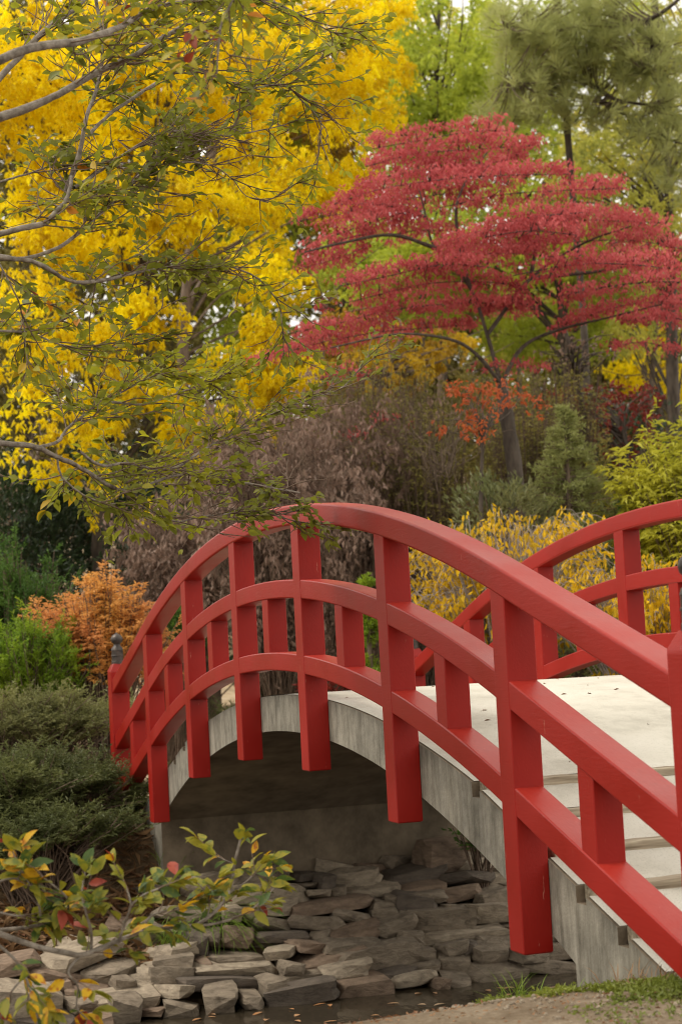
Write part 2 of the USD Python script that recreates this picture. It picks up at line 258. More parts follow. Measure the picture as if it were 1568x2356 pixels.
mat('gravel_soil', {'g': ('geometry', {}), 'n': ('noise_texture', {'scale': 45.0, 'detail': 6.0, 'roughness': 0.7}), 'n2': ('noise_texture', {'scale': 4.0, 'detail': 5.0}), 'a': ('math', {'math_type': 'multiply_add', 'value2': 0.6}), 'b': ('math', {'math_type': 'multiply', 'value2': 0.4}),
                    'r': ('rgb_ramp', {'ramp': [(0.3, (0.075, 0.052, 0.03)), (0.5, (0.165, 0.127, 0.085)), (0.7, (0.29, 0.24, 0.175))]}), 'bp': ('bump', {'strength': 0.7, 'distance': 0.012}), 'p': ('principled_bsdf', {'roughness': 0.95, 'specular_ior_level': 0.15})},
    [('g.position', 'n.vector'), ('g.position', 'n2.vector'), ('n2.fac', 'b.value1'), ('n.fac', 'a.value1'), ('b.value', 'a.value3'), ('a.value', 'r.fac'), ('r.color', 'p.base_color'), ('n.fac', 'bp.height'), ('bp.normal', 'p.normal')], surface='p.BSDF')
mat('creek_water', {'g': ('geometry', {}), 'mp': ('mapping', {'scale': (4, 9, 4)}), 'n': ('noise_texture', {'scale': 1.0, 'detail': 3.0}), 'bp': ('bump', {'strength': 0.16, 'distance': 0.03}),
                    'p': ('principled_bsdf', {'base_color': (0.018, 0.014, 0.009), 'roughness': 0.06, 'specular_ior_level': 0.5, 'ior': 1.33})},
    [('g.position', 'mp.vector'), ('mp.vector', 'n.vector'), ('n.fac', 'bp.height'), ('bp.normal', 'p.normal')], surface='p.BSDF')

# ------------------------------------------------------------------ ground, path, creek
def ground(x, y):
    x, y = np.asarray(x, float), np.asarray(y, float)
    bend = 0.0 + 0.25 * np.maximum(y - 4, 0) * 0.15
    xs = x + bend
    left = np.interp(xs, [-100, -62, -40, -26, -18, -12, -6, -4.55, -4.3, -4.05, -3.8, -2.3, -2.0, -1.2], [13.0, 8.4, 3.4, 0.9, -0.2, -0.5, -0.55, -0.58, -0.67, -0.86, -1.16, -1.74, -1.98, -2.15])
    right = np.interp(xs, [2.9, 3.5, 3.7, 3.82, 4.6, 5.2, 14, 60], [-2.15, -1.8, -1.1, -0.735, -0.575, -0.55, -0.6, -0.5])
    z = np.where(xs < 1, left, right)
    side = np.interp(np.abs(y - 1.3), [8, 40, 120], [0, 0.0, 2.0])
    n = meshkit.fbm(np.stack([x * 0.8, y * 0.8, 0 * x], -1), 4, 3) - 0.5
    path = np.clip(1.6 - np.abs(y - 1.4 - np.interp(x, [-40, -20, -5], [4.2, 2.2, 0])), 0, 1) * (xs < -4.6)
    return z + side + n * np.interp(np.abs(xs + 3), [0, 1.5, 6], [0.10, 0.10, 0.22]) * (1 - path) * np.where(xs > 2.5, 0.25, 1)
gx = np.concatenate([np.linspace(-420, -96, 12), np.linspace(-95, -14, 50), np.linspace(-13.5, -5, 40), np.linspace(-4.9, 5, 110), np.linspace(5.4, 16, 25), np.linspace(20, 300, 10)])
gy = np.concatenate([np.linspace(-300, -20, 12), np.linspace(-18, -4, 20), np.linspace(-3.8, 6, 90), np.linspace(6.3, 40, 40), np.linspace(46, 320, 12)])
GX, GY = np.meshgrid(gx, gy, indexing='ij')
def grid_mesh(X, Y, Zv):
    a, b = X.shape
    idx = np.arange(a * b).reshape(a, b)
    q = np.stack([idx[:-1, :-1], idx[1:, :-1], idx[1:, 1:], idx[:-1, 1:]], -1).reshape(-1, 4)
    return np.stack([X, Y, Zv], -1).reshape(-1, 3), np.vstack([q[:, [0, 1, 2]], q[:, [0, 2, 3]]])
obj('ground', grid_mesh(GX, GY, ground(GX, GY)), 'soil', smooth=True, kind='structure')
px_, pw = np.linspace(-44, -5.0, 160), np.linspace(-1, 1, 13)
PX, PW = np.meshgrid(px_, pw, indexing='ij')
PY = 1.4 + np.interp(PX, [-40, -20, -5], [4.2, 2.2, 0]) + PW * (1.45 + 0.18 * (meshkit.noise(np.stack([PX, np.sign(PW), 0 * PX], -1)) - 0.5))
obj('path', grid_mesh(PX, PY, ground(PX, PY) + 0.03 - 0.05 * np.abs(PW) ** 6), 'sand', smooth=True, kind='structure')
WATER = -1.75
QX, QY = np.meshgrid(np.linspace(3.9, 16, 60), np.linspace(-4.5, 0.02, 30), indexing='ij')
edge = np.minimum.reduce([QX - 3.9, 0.02 - QY]) * 4 + (meshkit.fbm(np.stack([QX * 4, QY * 4, 0 * QX], -1), 3, 2) - 0.5) * 0.8
obj('gravel', grid_mesh(QX, QY, ground(QX, QY) + np.clip(edge, -0.4, 0.12) * 0.1), 'gravel_soil', smooth=True, kind='structure')
WX, WY = np.meshgrid(np.linspace(-3.4, 3.9, 3), np.linspace(-40, 60, 3), indexing='ij')
obj('creek', grid_mesh(WX - 0.04 * np.maximum(WY - 4, 0) , WY, WX * 0 + WATER), 'creek_water', kind='structure')
# ------------------------------------------------------------------ the bridge
SP, PWX, PWY, DW = 1.4, 0.138, 0.124, 2.592
DEND = 5.145
def bend_line(z0, R, x, lin=3.5):
    x = np.abs(np.asarray(x, float)); xi = np.minimum(x, lin)
    z = z0 - (R - np.sqrt(R * R - xi * xi))
    return z - (x - xi) * lin / math.sqrt(R * R - lin * lin)
top_b = lambda x: bend_line(1.2956, 12.0, x)
top_t = lambda x: bend_line(1.2956 + 0.112, 12.05, x)
mid_t = lambda x: bend_line(1.0051, 11.476, x)
mid_b = lambda x: bend_line(0.9038, 11.278, x)
low_t = lambda x: bend_line(0.6034, 11.354, x)
low_b = lambda x: bend_line(0.5024, 11.172, x)
def rr(w, h, r, k=3):
    """rounded rectangle, centred, counter-clockwise"""
    out = []
    for cx, cy, a in ((w / 2 - r, h / 2 - r, 0), (-w / 2 + r, h / 2 - r, 90), (-w / 2 + r, -h / 2 + r, 180), (w / 2 - r, -h / 2 + r, 270)):
        for t in np.linspace(0, 90, k + 1): out.append((cx + r * math.cos(math.radians(a + t)), cy + r * math.sin(math.radians(a + t))))
    return np.array(out)
def loft(rings):
    rings = np.asarray(rings); n, k = rings.shape[:2]
    v = rings.reshape(-1, 3)
    i = np.arange(n - 1)[:, None] * k; j = np.arange(k)[None]; m = (j + 1) % k
    q = np.stack([i + j, i + m, i + m + k, i + j + k], -1).reshape(-1, 4)
    f = [q[:, [0, 1, 2]], q[:, [0, 2, 3]]]
    v = np.vstack([v, rings[0].mean(0), rings[-1].mean(0)])
    c0, c1 = n * k, n * k + 1
    f.append(np.array([[c0, (a + 1) % k, a] for a in range(k)]))
    f.append(np.array([[c1, (n - 1) * k + a, (n - 1) * k + (a + 1) % k] for a in range(k)]))
    m_ = trimesh.Trimesh(v, np.vstack(f), process=False); m_.fix_normals()
    return m_
def rail(x0, x1, top, bot, y0, y1, r=0.008, n=24, edge_r=None):
    rings = []
    for x in np.linspace(x0, x1, n):
        t, b = float(top(x)), float(bot(x))
        s = rr(y1 - y0, t - b, r)
        rings.append([(x, (y0 + y1) / 2 + p, (t + b) / 2 + q) for p, q in s])
    return loft(rings)
def post(xc, yc, w, d, z0, z1, r=0.006):
    rings = []
    for z, inset in ((z0, 0.005), (z0 + 0.005, 0), (z1, 0)):
        s = rr(w - 2 * inset, d - 2 * inset, r)
        rings.append([(xc + p, yc + q, z) for p, q in s])
    return loft(rings)
def lathe(prof, n=20):
    rings = [[(r * math.cos(a), r * math.sin(a), z) for a in np.arange(n) / n * 2 * math.pi] for r, z in prof]
    return loft(rings)
bridge = thing('footbridge', 'arched concrete garden footbridge with bright red curved timber railings over the creek', 'bridge')
bot_z = {0.5: -0.034, 1.5: -0.207, 2.5: -0.604}
for side, (y0, y1) in enumerate(((0.0, PWY), (DW, DW + PWY))):
    yc = (y0 + y1) / 2
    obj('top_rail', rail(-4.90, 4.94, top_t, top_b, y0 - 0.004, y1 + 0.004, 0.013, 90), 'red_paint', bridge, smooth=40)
    for k in range(8):
        xc = (k - 3.5) * SP
        if k in (0, 7):
            xc *= 1.0175 if k else 1.0135
            nw = 0.15
            rings = [[(xc + p, yc + q, z) for p, q in rr(w_, w_, 0.006)] for z, w_ in ((-0.95, nw), (0.515, nw), (0.535, nw), (0.592, 0.092))]
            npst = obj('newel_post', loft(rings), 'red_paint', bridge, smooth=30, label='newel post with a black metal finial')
            prof = [(0.051, 0.590), (0.051, 0.612), (0.048, 0.615), (0.048, 0.650), (0.0515, 0.653), (0.0515, 0.661), (0.048, 0.664), (0.048, 0.700), (0.050, 0.703), (0.044, 0.722), (0.030, 0.738), (0.025, 0.752), (0.031, 0.758),
                    (0.045, 0.772), (0.050, 0.790), (0.047, 0.808), (0.036, 0.825), (0.018, 0.836), (0.007, 0.842), (0.003, 0.852)]
            fin = lathe(prof); fin.apply_translation([xc, yc, 0])
            obj('finial', fin, 'black_metal', npst, smooth=35)
        else:
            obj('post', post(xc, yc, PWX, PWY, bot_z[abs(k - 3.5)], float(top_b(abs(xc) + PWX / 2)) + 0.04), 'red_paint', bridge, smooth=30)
    for k in range(7):
        a = (k - 3.5) * SP + PWX / 2 - 0.002 - 0.06 * (k == 0); b = (k - 2.5) * SP - PWX / 2 + 0.002 + 0.11 * (k == 6)
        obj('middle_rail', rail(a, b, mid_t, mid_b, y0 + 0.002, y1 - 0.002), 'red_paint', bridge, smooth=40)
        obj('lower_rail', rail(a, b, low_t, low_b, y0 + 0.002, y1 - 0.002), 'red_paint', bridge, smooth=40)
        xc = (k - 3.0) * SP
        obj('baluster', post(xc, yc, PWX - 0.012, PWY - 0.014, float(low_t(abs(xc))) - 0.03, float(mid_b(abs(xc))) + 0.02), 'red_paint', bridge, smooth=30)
# concrete: arch slab with stepped ends, abutments
ARC_R = 11.3
deck_z = lambda x: 0.356 - (ARC_R - math.sqrt(ARC_R ** 2 - x * x))
STEP0, STEP, NOSE = 2.80, 0.335, 0.085
z0s = deck_z(STEP0)
def half_top():
    pts = [(x, deck_z(x)) for x in np.linspace(0, STEP0, 22)]
    for k in range(7):
        x0, zt = STEP0 + STEP * k, z0s - 0.1106 * k
        pts += [(x0 + 0.0005, zt - 0.062), (x0 + NOSE, zt - 0.062), (x0 + NOSE + 0.0005, zt - 0.033), (x0 + STEP - 0.0002, zt - 0.1106)]
    return pts
def under(x): return 0.150 - (9.6 - math.sqrt(9.6 ** 2 - x * x))
ht = half_top()
AB = 3.765
def extrude_xz(poly, y0, y1):
    from shapely.geometry import Polygon
    p = Polygon(poly).buffer(0)
    m = trimesh.creation.extrude_polygon(p, y1 - y0, engine='earcut')
    v = m.vertices.copy(); m.vertices = np.stack([v[:, 0], y1 - v[:, 2], v[:, 1]], -1); m.fix_normals()
    return m
zab = under(AB) - 0.0
cut = [p for p in ht if p[0] < AB]; zc = np.interp(AB, [p[0] for p in ht], [p[1] for p in ht])
half = cut + [(AB, zc)]
topline = [(-x, z) for x, z in half[::-1]] + half[1:]
botline = [(x, under(x)) for x in np.linspace(AB, -AB, 50)]
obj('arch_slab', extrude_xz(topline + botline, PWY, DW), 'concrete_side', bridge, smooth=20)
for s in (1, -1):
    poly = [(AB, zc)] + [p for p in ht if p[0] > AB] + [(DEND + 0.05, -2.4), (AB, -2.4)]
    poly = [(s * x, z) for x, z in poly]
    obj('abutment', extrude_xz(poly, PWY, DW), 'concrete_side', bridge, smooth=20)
def sheet(xs, zs, y0, y1):
    v = np.array([(x, y, z) for x, z in zip(xs, zs) for y in (y0, y1)])
    f = np.array([[2 * i, 2 * i + 2, 2 * i + 3, 2 * i + 1] for i in range(len(xs) - 1)])
    return v, f
xs = np.linspace(-STEP0, STEP0, 60)
obj('deck_surface', sheet(xs, [deck_z(x) + 0.004 for x in xs], PWY + 0.012, DW - 0.012), 'concrete_deck', bridge, smooth=True)
gs = np.random.default_rng(4)
for s in (1, -1):
    for k in range(7):
        x0, zt = STEP0 + STEP * k, z0s - 0.1106 * k
        n = 40
        rings = []
        for y in np.linspace(PWY + 0.035, DW - 0.004, n):
            jz, jx = gs.normal(0, 0.0022), gs.normal(0, 0.003)
            rings.append([(s * (x0 + NOSE / 2 + 0.002 + p + jx), y, zt - 0.026 + q + jz) for p, q in rr(NOSE, 0.064, 0.012, 2)])
        obj('step_nosing', loft(rings), 'old_timber', bridge, smooth=35)
        txs = np.array([x0 + NOSE + 0.004, x0 + STEP - 0.004]); tz = [zt - 0.033 + 0.004 , zt - 0.1106 + 0.004]
        v, f = sheet(txs, tz, PWY + 0.012, DW - 0.012)
        v[:, 0] *= s
        obj('tread', (v, f if s > 0 else f[:, ::-1]), 'concrete_deck', bridge)

# ------------------------------------------------------------------ stacked stone bank
import manifold3d
def stone(g, w, d, h, n=9):
    p = g.normal(size=(n, 3)); p /= np.abs(p).max(1, keepdims=True)
    p = np.sign(p) * np.abs(p) ** 0.75
    p = p * [w / 2, d / 2, h / 2] * g.uniform(0.80, 1.06, (n, 1))
    p = np.vstack([p, [[sx * w * g.uniform(0.33, 0.5), sy * d * g.uniform(0.32, 0.5), sz * h * g.uniform(0.38, 0.5)] for sx in (-1, 1) for sy in (-1, 1) for sz in (-1, 1)]])
    m = trimesh.convex.convex_hull(p[:n + 8])
    m = m.subdivide()
    trimesh.smoothing.filter_laplacian(m, lamb=0.22, iterations=1)
    v = m.vertices * 1.1
    q = v * np.array([8, 8, 22]) + g.uniform(0, 50, 3)
    m.vertices = v * (1 + 0.42 * (meshkit.fbm(q, 3, 4)[:, None] - 0.5))
    return m
gst = np.random.default_rng(21)
bank = thing('stone_bank', 'bank of stacked flat grey and brown stones between the creek and the bridge abutment', 'stone bank')
def lay(x, y, z, w, d, h, mat_, tilt=0.12, yaw=0.25):
    m = stone(gst, d, w, h)
    m.apply_transform(trimesh.transformations.euler_matrix(gst.normal(0, tilt), gst.normal(0, tilt), gst.normal(0, yaw)))
    m.apply_translation([x, y, z])
    obj('stone', m, mat_, bank, smooth=18)
rows = 10
for r in range(rows):
    t = r / (rows - 1)
    x = -2.12 - 1.62 * t
    y = -2.3 + gst.uniform(0, 0.2)
    while y < 4.6:
        w = float(np.clip(gst.lognormal(-1.32, 0.5), 0.10, 0.62)); h = float(np.clip(gst.normal(0.10, 0.035), 0.045, 0.2)) * (1.2 if w > 0.4 else 1)
        yc = y + w / 2
        z = WATER + 0.02 + t * 0.62 + gst.normal(0, 0.02)
        if r < 4 or yc > 0.05 or gst.random() < 0.15:
            mt = ['stone_grey', 'stone_brown', 'stone_pale', 'stone_dark'][gst.choice(4, p=[0.45, 0.2, 0.2, 0.15])]
            lay(x + gst.normal(0, 0.05), yc, z + h * 0.15, w * 1.04, gst.uniform(0.28, 0.42), h, mt)
        y += w + gst.uniform(-0.02, 0.03)
for (u, v, z, w, h, mt) in ((1010, 1880+85, -1.02, 0.34, 0.24, 'stone_brown'), (870, 2270-55, -1.62, 0.66, 0.26, 'stone_grey'), (555, 2240, -1.68, 0.66, 0.17, 'stone_pale'), (340, 2225, -1.63, 0.40, 0.24, 'stone_grey'), (150, 2215, -1.55, 0.62, 0.26, 'stone_pale'),
                           (590, 2170, -1.50, 0.5, 0.15, 'stone_pale'), (430, 2205, -1.6, 0.2, 0.26, 'stone_brown'), (1120, 1935, -1.02, 0.42, 0.3, 'stone_brown'), (60, 2300, -1.74, 0.45, 0.14, 'stone_pale')):
    d = at(u, v, 1.0) - CAM
    p = CAM + d * ((z - CAM[2]) / d[2])
    lay(*p, w, 0.35, h, mt, 0.06, 0.12)
for _ in range(46):      # loose stones on the slope left of the abutment and behind the bridge
    if gst.random() < 0.6: x, y = gst.uniform(-5.2, -2.3), gst.uniform(-2.2, 0.0)
    else: x, y = gst.uniform(-4.6, -2.4), gst.uniform(2.8, 5.0)
    lay(x, y, float(ground(x, y)) + 0.03, gst.uniform(0.12, 0.34), gst.uniform(0.12, 0.3), gst.uniform(0.07, 0.16), ['stone_grey', 'stone_pale', 'stone_brown'][gst.choice(3)], 0.2, 1.0)

# ------------------------------------------------------------------ foliage builders
def ellipsoid_points(g, n, c, ax, shell=0.0):
    p = nz(g.normal(size=(n, 3))) * (g.uniform(shell ** 3, 1, (n, 1)) ** (1 / 3))
    return c + p @ np.asarray(ax), p
def blob_axes(ru, rv, D, rd):
    return np.array([RT * ru * D / FPX, np.array([0, 0, 1.0]) * rv * D / FPX, fw * rd])
def crown(g, blobs, per_m3, leaf, k=6, thr=0.44, hang=0.6, nscale=0.9, spread=0.16, aspect=0.42):
    """leaf clusters filling lumpy volumes, with gaps where the noise is low. blobs: (u, v, ru, rv, depth, half thickness)"""
    Ps = []
    for (u, v, ru, rv, D, rd) in blobs:
        ax = blob_axes(ru, rv, D, rd)
        vol = 4.19 * abs(np.linalg.det(ax))
        c, q = ellipsoid_points(g, max(8, int(vol * per_m3 * 2.6)), at(u, v, D), ax)
        nn = meshkit.fbm(c * nscale, 3, 11) + 0.035 - 0.10 * (np.linalg.norm(q, axis=1) > 0.86)
        Ps.append(c[nn > thr])
    C = np.vstack(Ps); n = len(C)
    base = np.repeat(C, k, 0) + g.normal(size=(n * k, 3)) * leaf * spread
    axis = np.repeat(nz(g.normal(size=(n, 3)) * [1, 1, 0.3]), k, 0)
    d = nz(nz(g.normal(size=(n * k, 3))) * 0.75 + axis * 0.35 + np.array([0, 0, -hang]))
    nrm = nz(g.normal(size=(n * k, 3)) * 0.75 + np.array([0, 0, 0.7]) - fw * 0.2)
    L = leaf * g.uniform(0.5, 1.3, n * k)
    return leaves(base, d, nrm, L, L * aspect), C
def limbs_to(g, stem, targets, n, r=0.03, sides=5):
    """limbs from points along a stem out to points of the crown"""
    out = []
    T = targets[g.choice(len(targets), min(n, len(targets)), replace=False)]
    for t in T:
        cand = stem[:max(2, int(len(stem) * 0.98))]
        lower = cand[cand[:, 2] < t[2] - 0.15 * np.linalg.norm(t - cand[-1])]
        s = (lower if len(lower) else cand[:2])[-1 - int(g.integers(0, max(1, min(4, len(lower) or 1))))]
        mid = (s + t) / 2 + np.array([0, 0, 0.10]) * np.linalg.norm(t - s) + g.normal(size=3) * 0.07 * np.linalg.norm(t - s)
        p = smooth_path([s, mid, t], 4)
        out.append(tube(p, r * g.uniform(0.6, 1.1), r * 0.2, sides))
    return cat_(out)
def bg_tree(name, label, trunk, blobs, leafm, barkm='brown_bark', r=0.12, seed=0, nl=26, group=None, limb_r=0.035, cat='tree', **kw):
    g = np.random.default_rng(seed)
    t = thing(name, label, cat, group)
    st = smooth_path([at(*p) for p in trunk], 6)
    if name != 'x':
        gz = float(ground(st[0][0], st[0][1])) - 0.1
        st[0][2] = min(st[0][2], gz) if abs(st[0][2] - gz) < 6 else st[0][2]
    obj('trunk', tube(st, r, r * 0.45, 10, 0.3), barkm, t, smooth=True)
    m, C = crown(g, blobs, **kw)
    obj('limbs', limbs_to(g, st, C, nl, limb_r), barkm, t, smooth=True)
    obj('crown', m, leafm, t, kind='stuff')
    return t, C
def shrub(name, label, c, rad, n, leaf, leafm, seed=0, k=5, hang=-0.2, aspect=0.4, thr=0.36, stems=14, barkm='twig', lump=0.35, upright=0.0, cat='shrub', spread=0.9, nsc=2.2, flat=1.0, group=None):
    """a bush: lumpy dome of leaf sprays on stems from the ground"""
    g = np.random.default_rng(seed)
    t = thing(name, label, cat, group)
    c = np.asarray(c, float); rad = np.asarray(rad, float)
    q = nz(g.normal(size=(n, 3)) + [0, 0, 0.25]); q[:, 2] = np.where(q[:, 2] < -0.35, -q[:, 2], q[:, 2])
    rr_ = g.uniform(0.45, 1.0, (n, 1)) ** 0.5
    lum = 1 + lump * ((meshkit.fbm(q * 2.4 + seed, 3, seed)[:, None] - 0.5) * 2.4 + (meshkit.noise(q * 7 + seed)[:, None] - 0.5))
    P = c + q * rad * rr_ * lum
    keep = meshkit.fbm(P * nsc, 2, seed + 3) > thr
    P, q = P[keep], q[keep]; n = len(P)
    B = np.repeat(P, k, 0) + g.normal(size=(n * k, 3)) * leaf * spread * 0.5
    d = nz(np.repeat(q, k, 0) * 0.7 + nz(g.normal(size=(n * k, 3))) * [0.8, 0.8, 0.5] + [0, 0, -hang] + np.array([0, 0, upright]))
    nrm = nz(g.normal(size=(n * k, 3)) * 0.6 + [0, 0, 0.8 * flat])
    L = leaf * g.uniform(0.6, 1.25, n * k)
    foot = c - [0, 0, rad[2] * 0.95]
    foot[2] = min(foot[2], float(ground(c[0], c[1])))
    A, Bs = [], []
    T = P[g.choice(n, min(stems * 4, n), replace=False)]
    fo = foot + g.normal(size=(len(T), 3)) * [rad[0] * 0.12, rad[1] * 0.12, 0]
    obj('stems', many_tubes(fo, T, 0.012 * rad[2] + 0.004, 0.003, (fo + T) / 2 + [0, 0, 0.12 * rad[2]]), barkm, t, smooth=True)
    obj('foliage', leaves(B, d, nrm, L, L * aspect), leafm, t, kind='stuff')
    return t

def spray_bush(name, label, c, rad, nbr, leaf, leafm, seed, cat='shrub', lift=0.35, droop=0.25, sub=7, per=13, aspect=0.22, tw_len=0.16, barkm='twig', top=0.0, flat=0.35, low=-0.15):
    """a bush of branches that rise from one foot and end in flat sprays, with dark gaps between"""
    g = np.random.default_rng(seed)
    t = thing(name, label, cat)
    c = np.asarray(c, float); rad = np.asarray(rad, float)
    q = nz(g.normal(size=(nbr, 3)) + [0, 0, 0.3]); q[:, 2] = np.where(q[:, 2] < low, -q[:, 2], q[:, 2])
    cl = q[:max(6, nbr // 8)]
    q = nz(cl[g.integers(0, len(cl), nbr)] + g.normal(size=(nbr, 3)) * 0.13)
    lum = 1 + 0.75 * (meshkit.fbm(q * 2.3 + seed, 3, seed)[:, None] - 0.5) * 2
    tip = c + q * rad * g.uniform(0.62, 1.12, (nbr, 1)) * lum
    tip[:, 2] += top * rad[2] * np.maximum(0, 1 - np.hypot(q[:, 0], q[:, 1]) * 1.6)
    tip[:, 2] = np.maximum(tip[:, 2], ground(tip[:, 0], tip[:, 1]) + 0.03)
    foot = c - [0, 0, rad[2] * 0.9]; foot[2] = min(foot[2], float(ground(c[0], c[1])))
    A = foot + g.normal(size=(nbr, 3)) * rad * [0.15, 0.15, 0.05]
    Mid = (A + tip) / 2 + np.array([0, 0, 1.0]) * lift * rad[2] + g.normal(size=(nbr, 3)) * rad * 0.06
    obj('branches', many_tubes(A, tip, 0.010, 0.004, Mid), barkm, t, smooth=True)
    d0 = nz(tip - Mid)
    u = g.uniform(0.25, 1.0, (nbr, sub, 1))
    base = Mid[:, None] + (tip - Mid)[:, None] * u
    dd = nz(d0[:, None] * 0.9 + g.normal(size=(nbr, sub, 3)) * [0.75, 0.75, flat] + np.array([0, 0, 0.25 - droop]))
    ln = tw_len * g.uniform(0.5, 1.2, (nbr, sub, 1))
    w = np.linspace(0.05, 1, per)
    P = base[:, :, None] + dd[:, :, None] * (ln[:, :, None] * w[None, None, :, None]) - np.array([0, 0, 1.0]) * (droop * 0.5 * ln[:, :, None] * (w ** 2)[None, None, :, None])
    side = nz(np.cross(dd, [0, 0, 1.0]))[:, :, None] * np.where(np.arange(per) % 2, 1, -1)[None, None, :, None]
    ld = nz(dd[:, :, None] * 0.8 + side * 0.75 + g.normal(size=P.shape) * 0.3 - np.array([0, 0, droop]))
    nm = nz(g.normal(size=P.shape) * 0.5 + [0, 0, 0.8])
    P, ld, nm = P.reshape(-1, 3), ld.reshape(-1, 3), nm.reshape(-1, 3)
    L = leaf * g.uniform(0.6, 1.25, len(P))
    obj('foliage', leaves(P, ld, nm, L, L * aspect), leafm, t, kind='stuff')
    return t

# ------------------------------------------------------------------ background trees
T1, C1 = bg_tree('yellow_tree', 'large tree of hanging bright yellow leaves behind the overhanging branches', [(228, 1345, 25), (236, 1180, 25), (250, 950, 25.3), (330, 620, 25.6), (380, 250, 26)],
    [(150, 180, 300, 240, 25.5, 1.6), (450, 130, 300, 200, 26.5, 1.6), (250, 470, 290, 200, 25, 1.5), (110, 760, 170, 190, 24.5, 1.2), (590, 400, 170, 140, 26, 1.2), (330, 720, 130, 80, 24.3, 0.7), (270, 735, 100, 70, 24.3, 0.7),
     (300, 900, 240, 110, 24.6, 1.0), (140, 970, 170, 90, 24.2, 0.9), (640, 830, 110, 95, 24.6, 0.7), (540, 930, 170, 90, 24.6, 0.9), (600, 760, 60, 60, 24.4, 0.5), (220, 1085, 110, 60, 24.0, 0.5), (205, 1185, 55, 45, 23.8, 0.4), (450, 1000, 150, 70, 24.4, 0.7), (520, 860, 130, 70, 24.6, 0.7), (90, 1060, 110, 60, 24.2, 0.6), (340, 1180, 45, 35, 23.8, 0.4), (620, 1010, 50, 45, 24, 0.4), (660, 1075, 30, 40, 24, 0.3)],
    'yellow_leaf', 'dark_bark', 0.14, 1, 40, per_m3=84, leaf=0.112, k=8, thr=0.535, hang=0.75, nscale=1.9, spread=0.3)
T2, C2 = bg_tree('yellow_tree', 'second yellow tree, half bare and browner, with a forked trunk left of the red tree', [(405, 1330, 31), (420, 900, 31), (425, 700, 31), (460, 450, 31.3), (560, 150, 32)],
    [(720, 100, 200, 200, 32, 1.6), (860, 190, 110, 130, 33, 1.3), (730, 380, 150, 150, 32, 1.4), (560, 520, 130, 170, 32, 1.2), (620, 640, 110, 90, 31, 1.0), (830, 60, 90, 100, 33, 1.0), (900, 30, 70, 70, 33, 1)],
    'yellow_leaf', 'brown_bark', 0.13, 2, 50, per_m3=76, leaf=0.112, k=8, thr=0.54, hang=0.7, nscale=1.8, spread=0.3)
bg_tree('green_tree', 'tall tree with light green and yellow leaves and sky showing through, left of the pine', [(1010, 1250, 39), (1020, 800, 39), (1000, 400, 39), (1010, 0, 39)],
    [(1000, 90, 190, 190, 38, 1.8), (900, 200, 120, 150, 39, 1.6), (1120, 130, 110, 150, 40, 1.6), (1060, 300, 200, 110, 39, 1.8), (940, 330, 120, 120, 39, 1.6), (1130, 430, 170, 100, 39, 1.6), (1220, 300, 110, 100, 40, 1.5)],
    'green_yellow_leaf', 'dark_bark', 0.10, 3, 60, per_m3=34, leaf=0.13, k=6, thr=0.49, hang=0.35, nscale=2.0)
bg_tree('orange_tree', 'tall tree with thin orange and green leaves and a grey trunk at the right edge', [(1556, 1150, 34), (1545, 800, 34), (1540, 480, 34), (1520, 200, 34), (1500, -80, 34)],
    [(1440, 330, 160, 120, 34, 1.6), (1500, 540, 110, 150, 34, 1.5), (1530, 90, 110, 130, 35, 1.5), (1380, 480, 110, 70, 36, 1.3), (1500, 760, 110, 90, 35, 1.4), (1400, 620, 110, 80, 36, 1.2), (1320, 380, 110, 90, 36, 1.3), (1280, 480, 110, 60, 37, 1.2)],
    'orange_green_leaf', 'dark_bark', 0.12, 4, 60, per_m3=36, leaf=0.125, k=6, thr=0.48, hang=0.4, nscale=2.0)
bg_tree('green_tree', 'green and olive tree standing behind the red tree', [(1290, 1250, 36), (1300, 900, 36), (1280, 600, 36), (1250, 420, 36)],
    [(1150, 560, 260, 150, 36, 1.6), (1000, 640, 200, 120, 37, 1.6), (1380, 620, 200, 130, 37, 1.6), (1230, 760, 260, 80, 37, 1.5), (860, 620, 140, 130, 38, 1.5)],
    'green_yellow_leaf', 'dark_bark', 0.10, 5, 40, per_m3=36, leaf=0.14, k=6, thr=0.46, hang=0.35, nscale=0.9)
for lab, bl, lm, sd_ in (('airy yellow green tree high behind the pine', [(1180, 120, 170, 150, 47, 2.2), (1380, 80, 170, 150, 48, 2.2), (1250, 330, 190, 130, 47, 2.2), (1080, 240, 130, 130, 47, 2)], 'green_yellow_leaf', 204),
                         ('airy orange and green tree at the far right behind the pine', [(1500, 220, 150, 170, 45, 2.2), (1440, 420, 190, 130, 45, 2.2), (1560, 480, 120, 160, 45, 2), (1330, 560, 160, 110, 46, 2)], 'orange_green_leaf', 205),
                         ('airy lemon and green tree between the yellow tree and the pine', [(960, 60, 130, 130, 46, 2), (930, 240, 140, 130, 46, 2), (1030, 400, 160, 110, 46, 2)], 'lemon_leaf', 206)):
    bg_tree('airy_tree', lab, [(bl[0][0] + 20, 1150, 46), (bl[0][0] + 10, 700, 46), (bl[0][0], 200, 46)], bl, lm, 'dark_bark', 0.08, sd_, 40, per_m3=26, leaf=0.13, k=6, thr=0.485, hang=0.35, nscale=2.4, limb_r=0.03)
bg_tree('gold_tree', 'small tree of drooping golden leaves under the left side of the red tree', [(905, 1250, 28), (900, 1000, 28), (880, 880, 28), (930, 760, 28)],
    [(890, 850, 150, 75, 28, 1.1), (990, 800, 130, 70, 28.5, 1.0), (820, 760, 110, 60, 29, 1.0)],
    'gold_leaf', 'brown_bark', 0.06, 6, 40, per_m3=52, leaf=0.12, k=6, thr=0.47, hang=0.7, nscale=1.3)
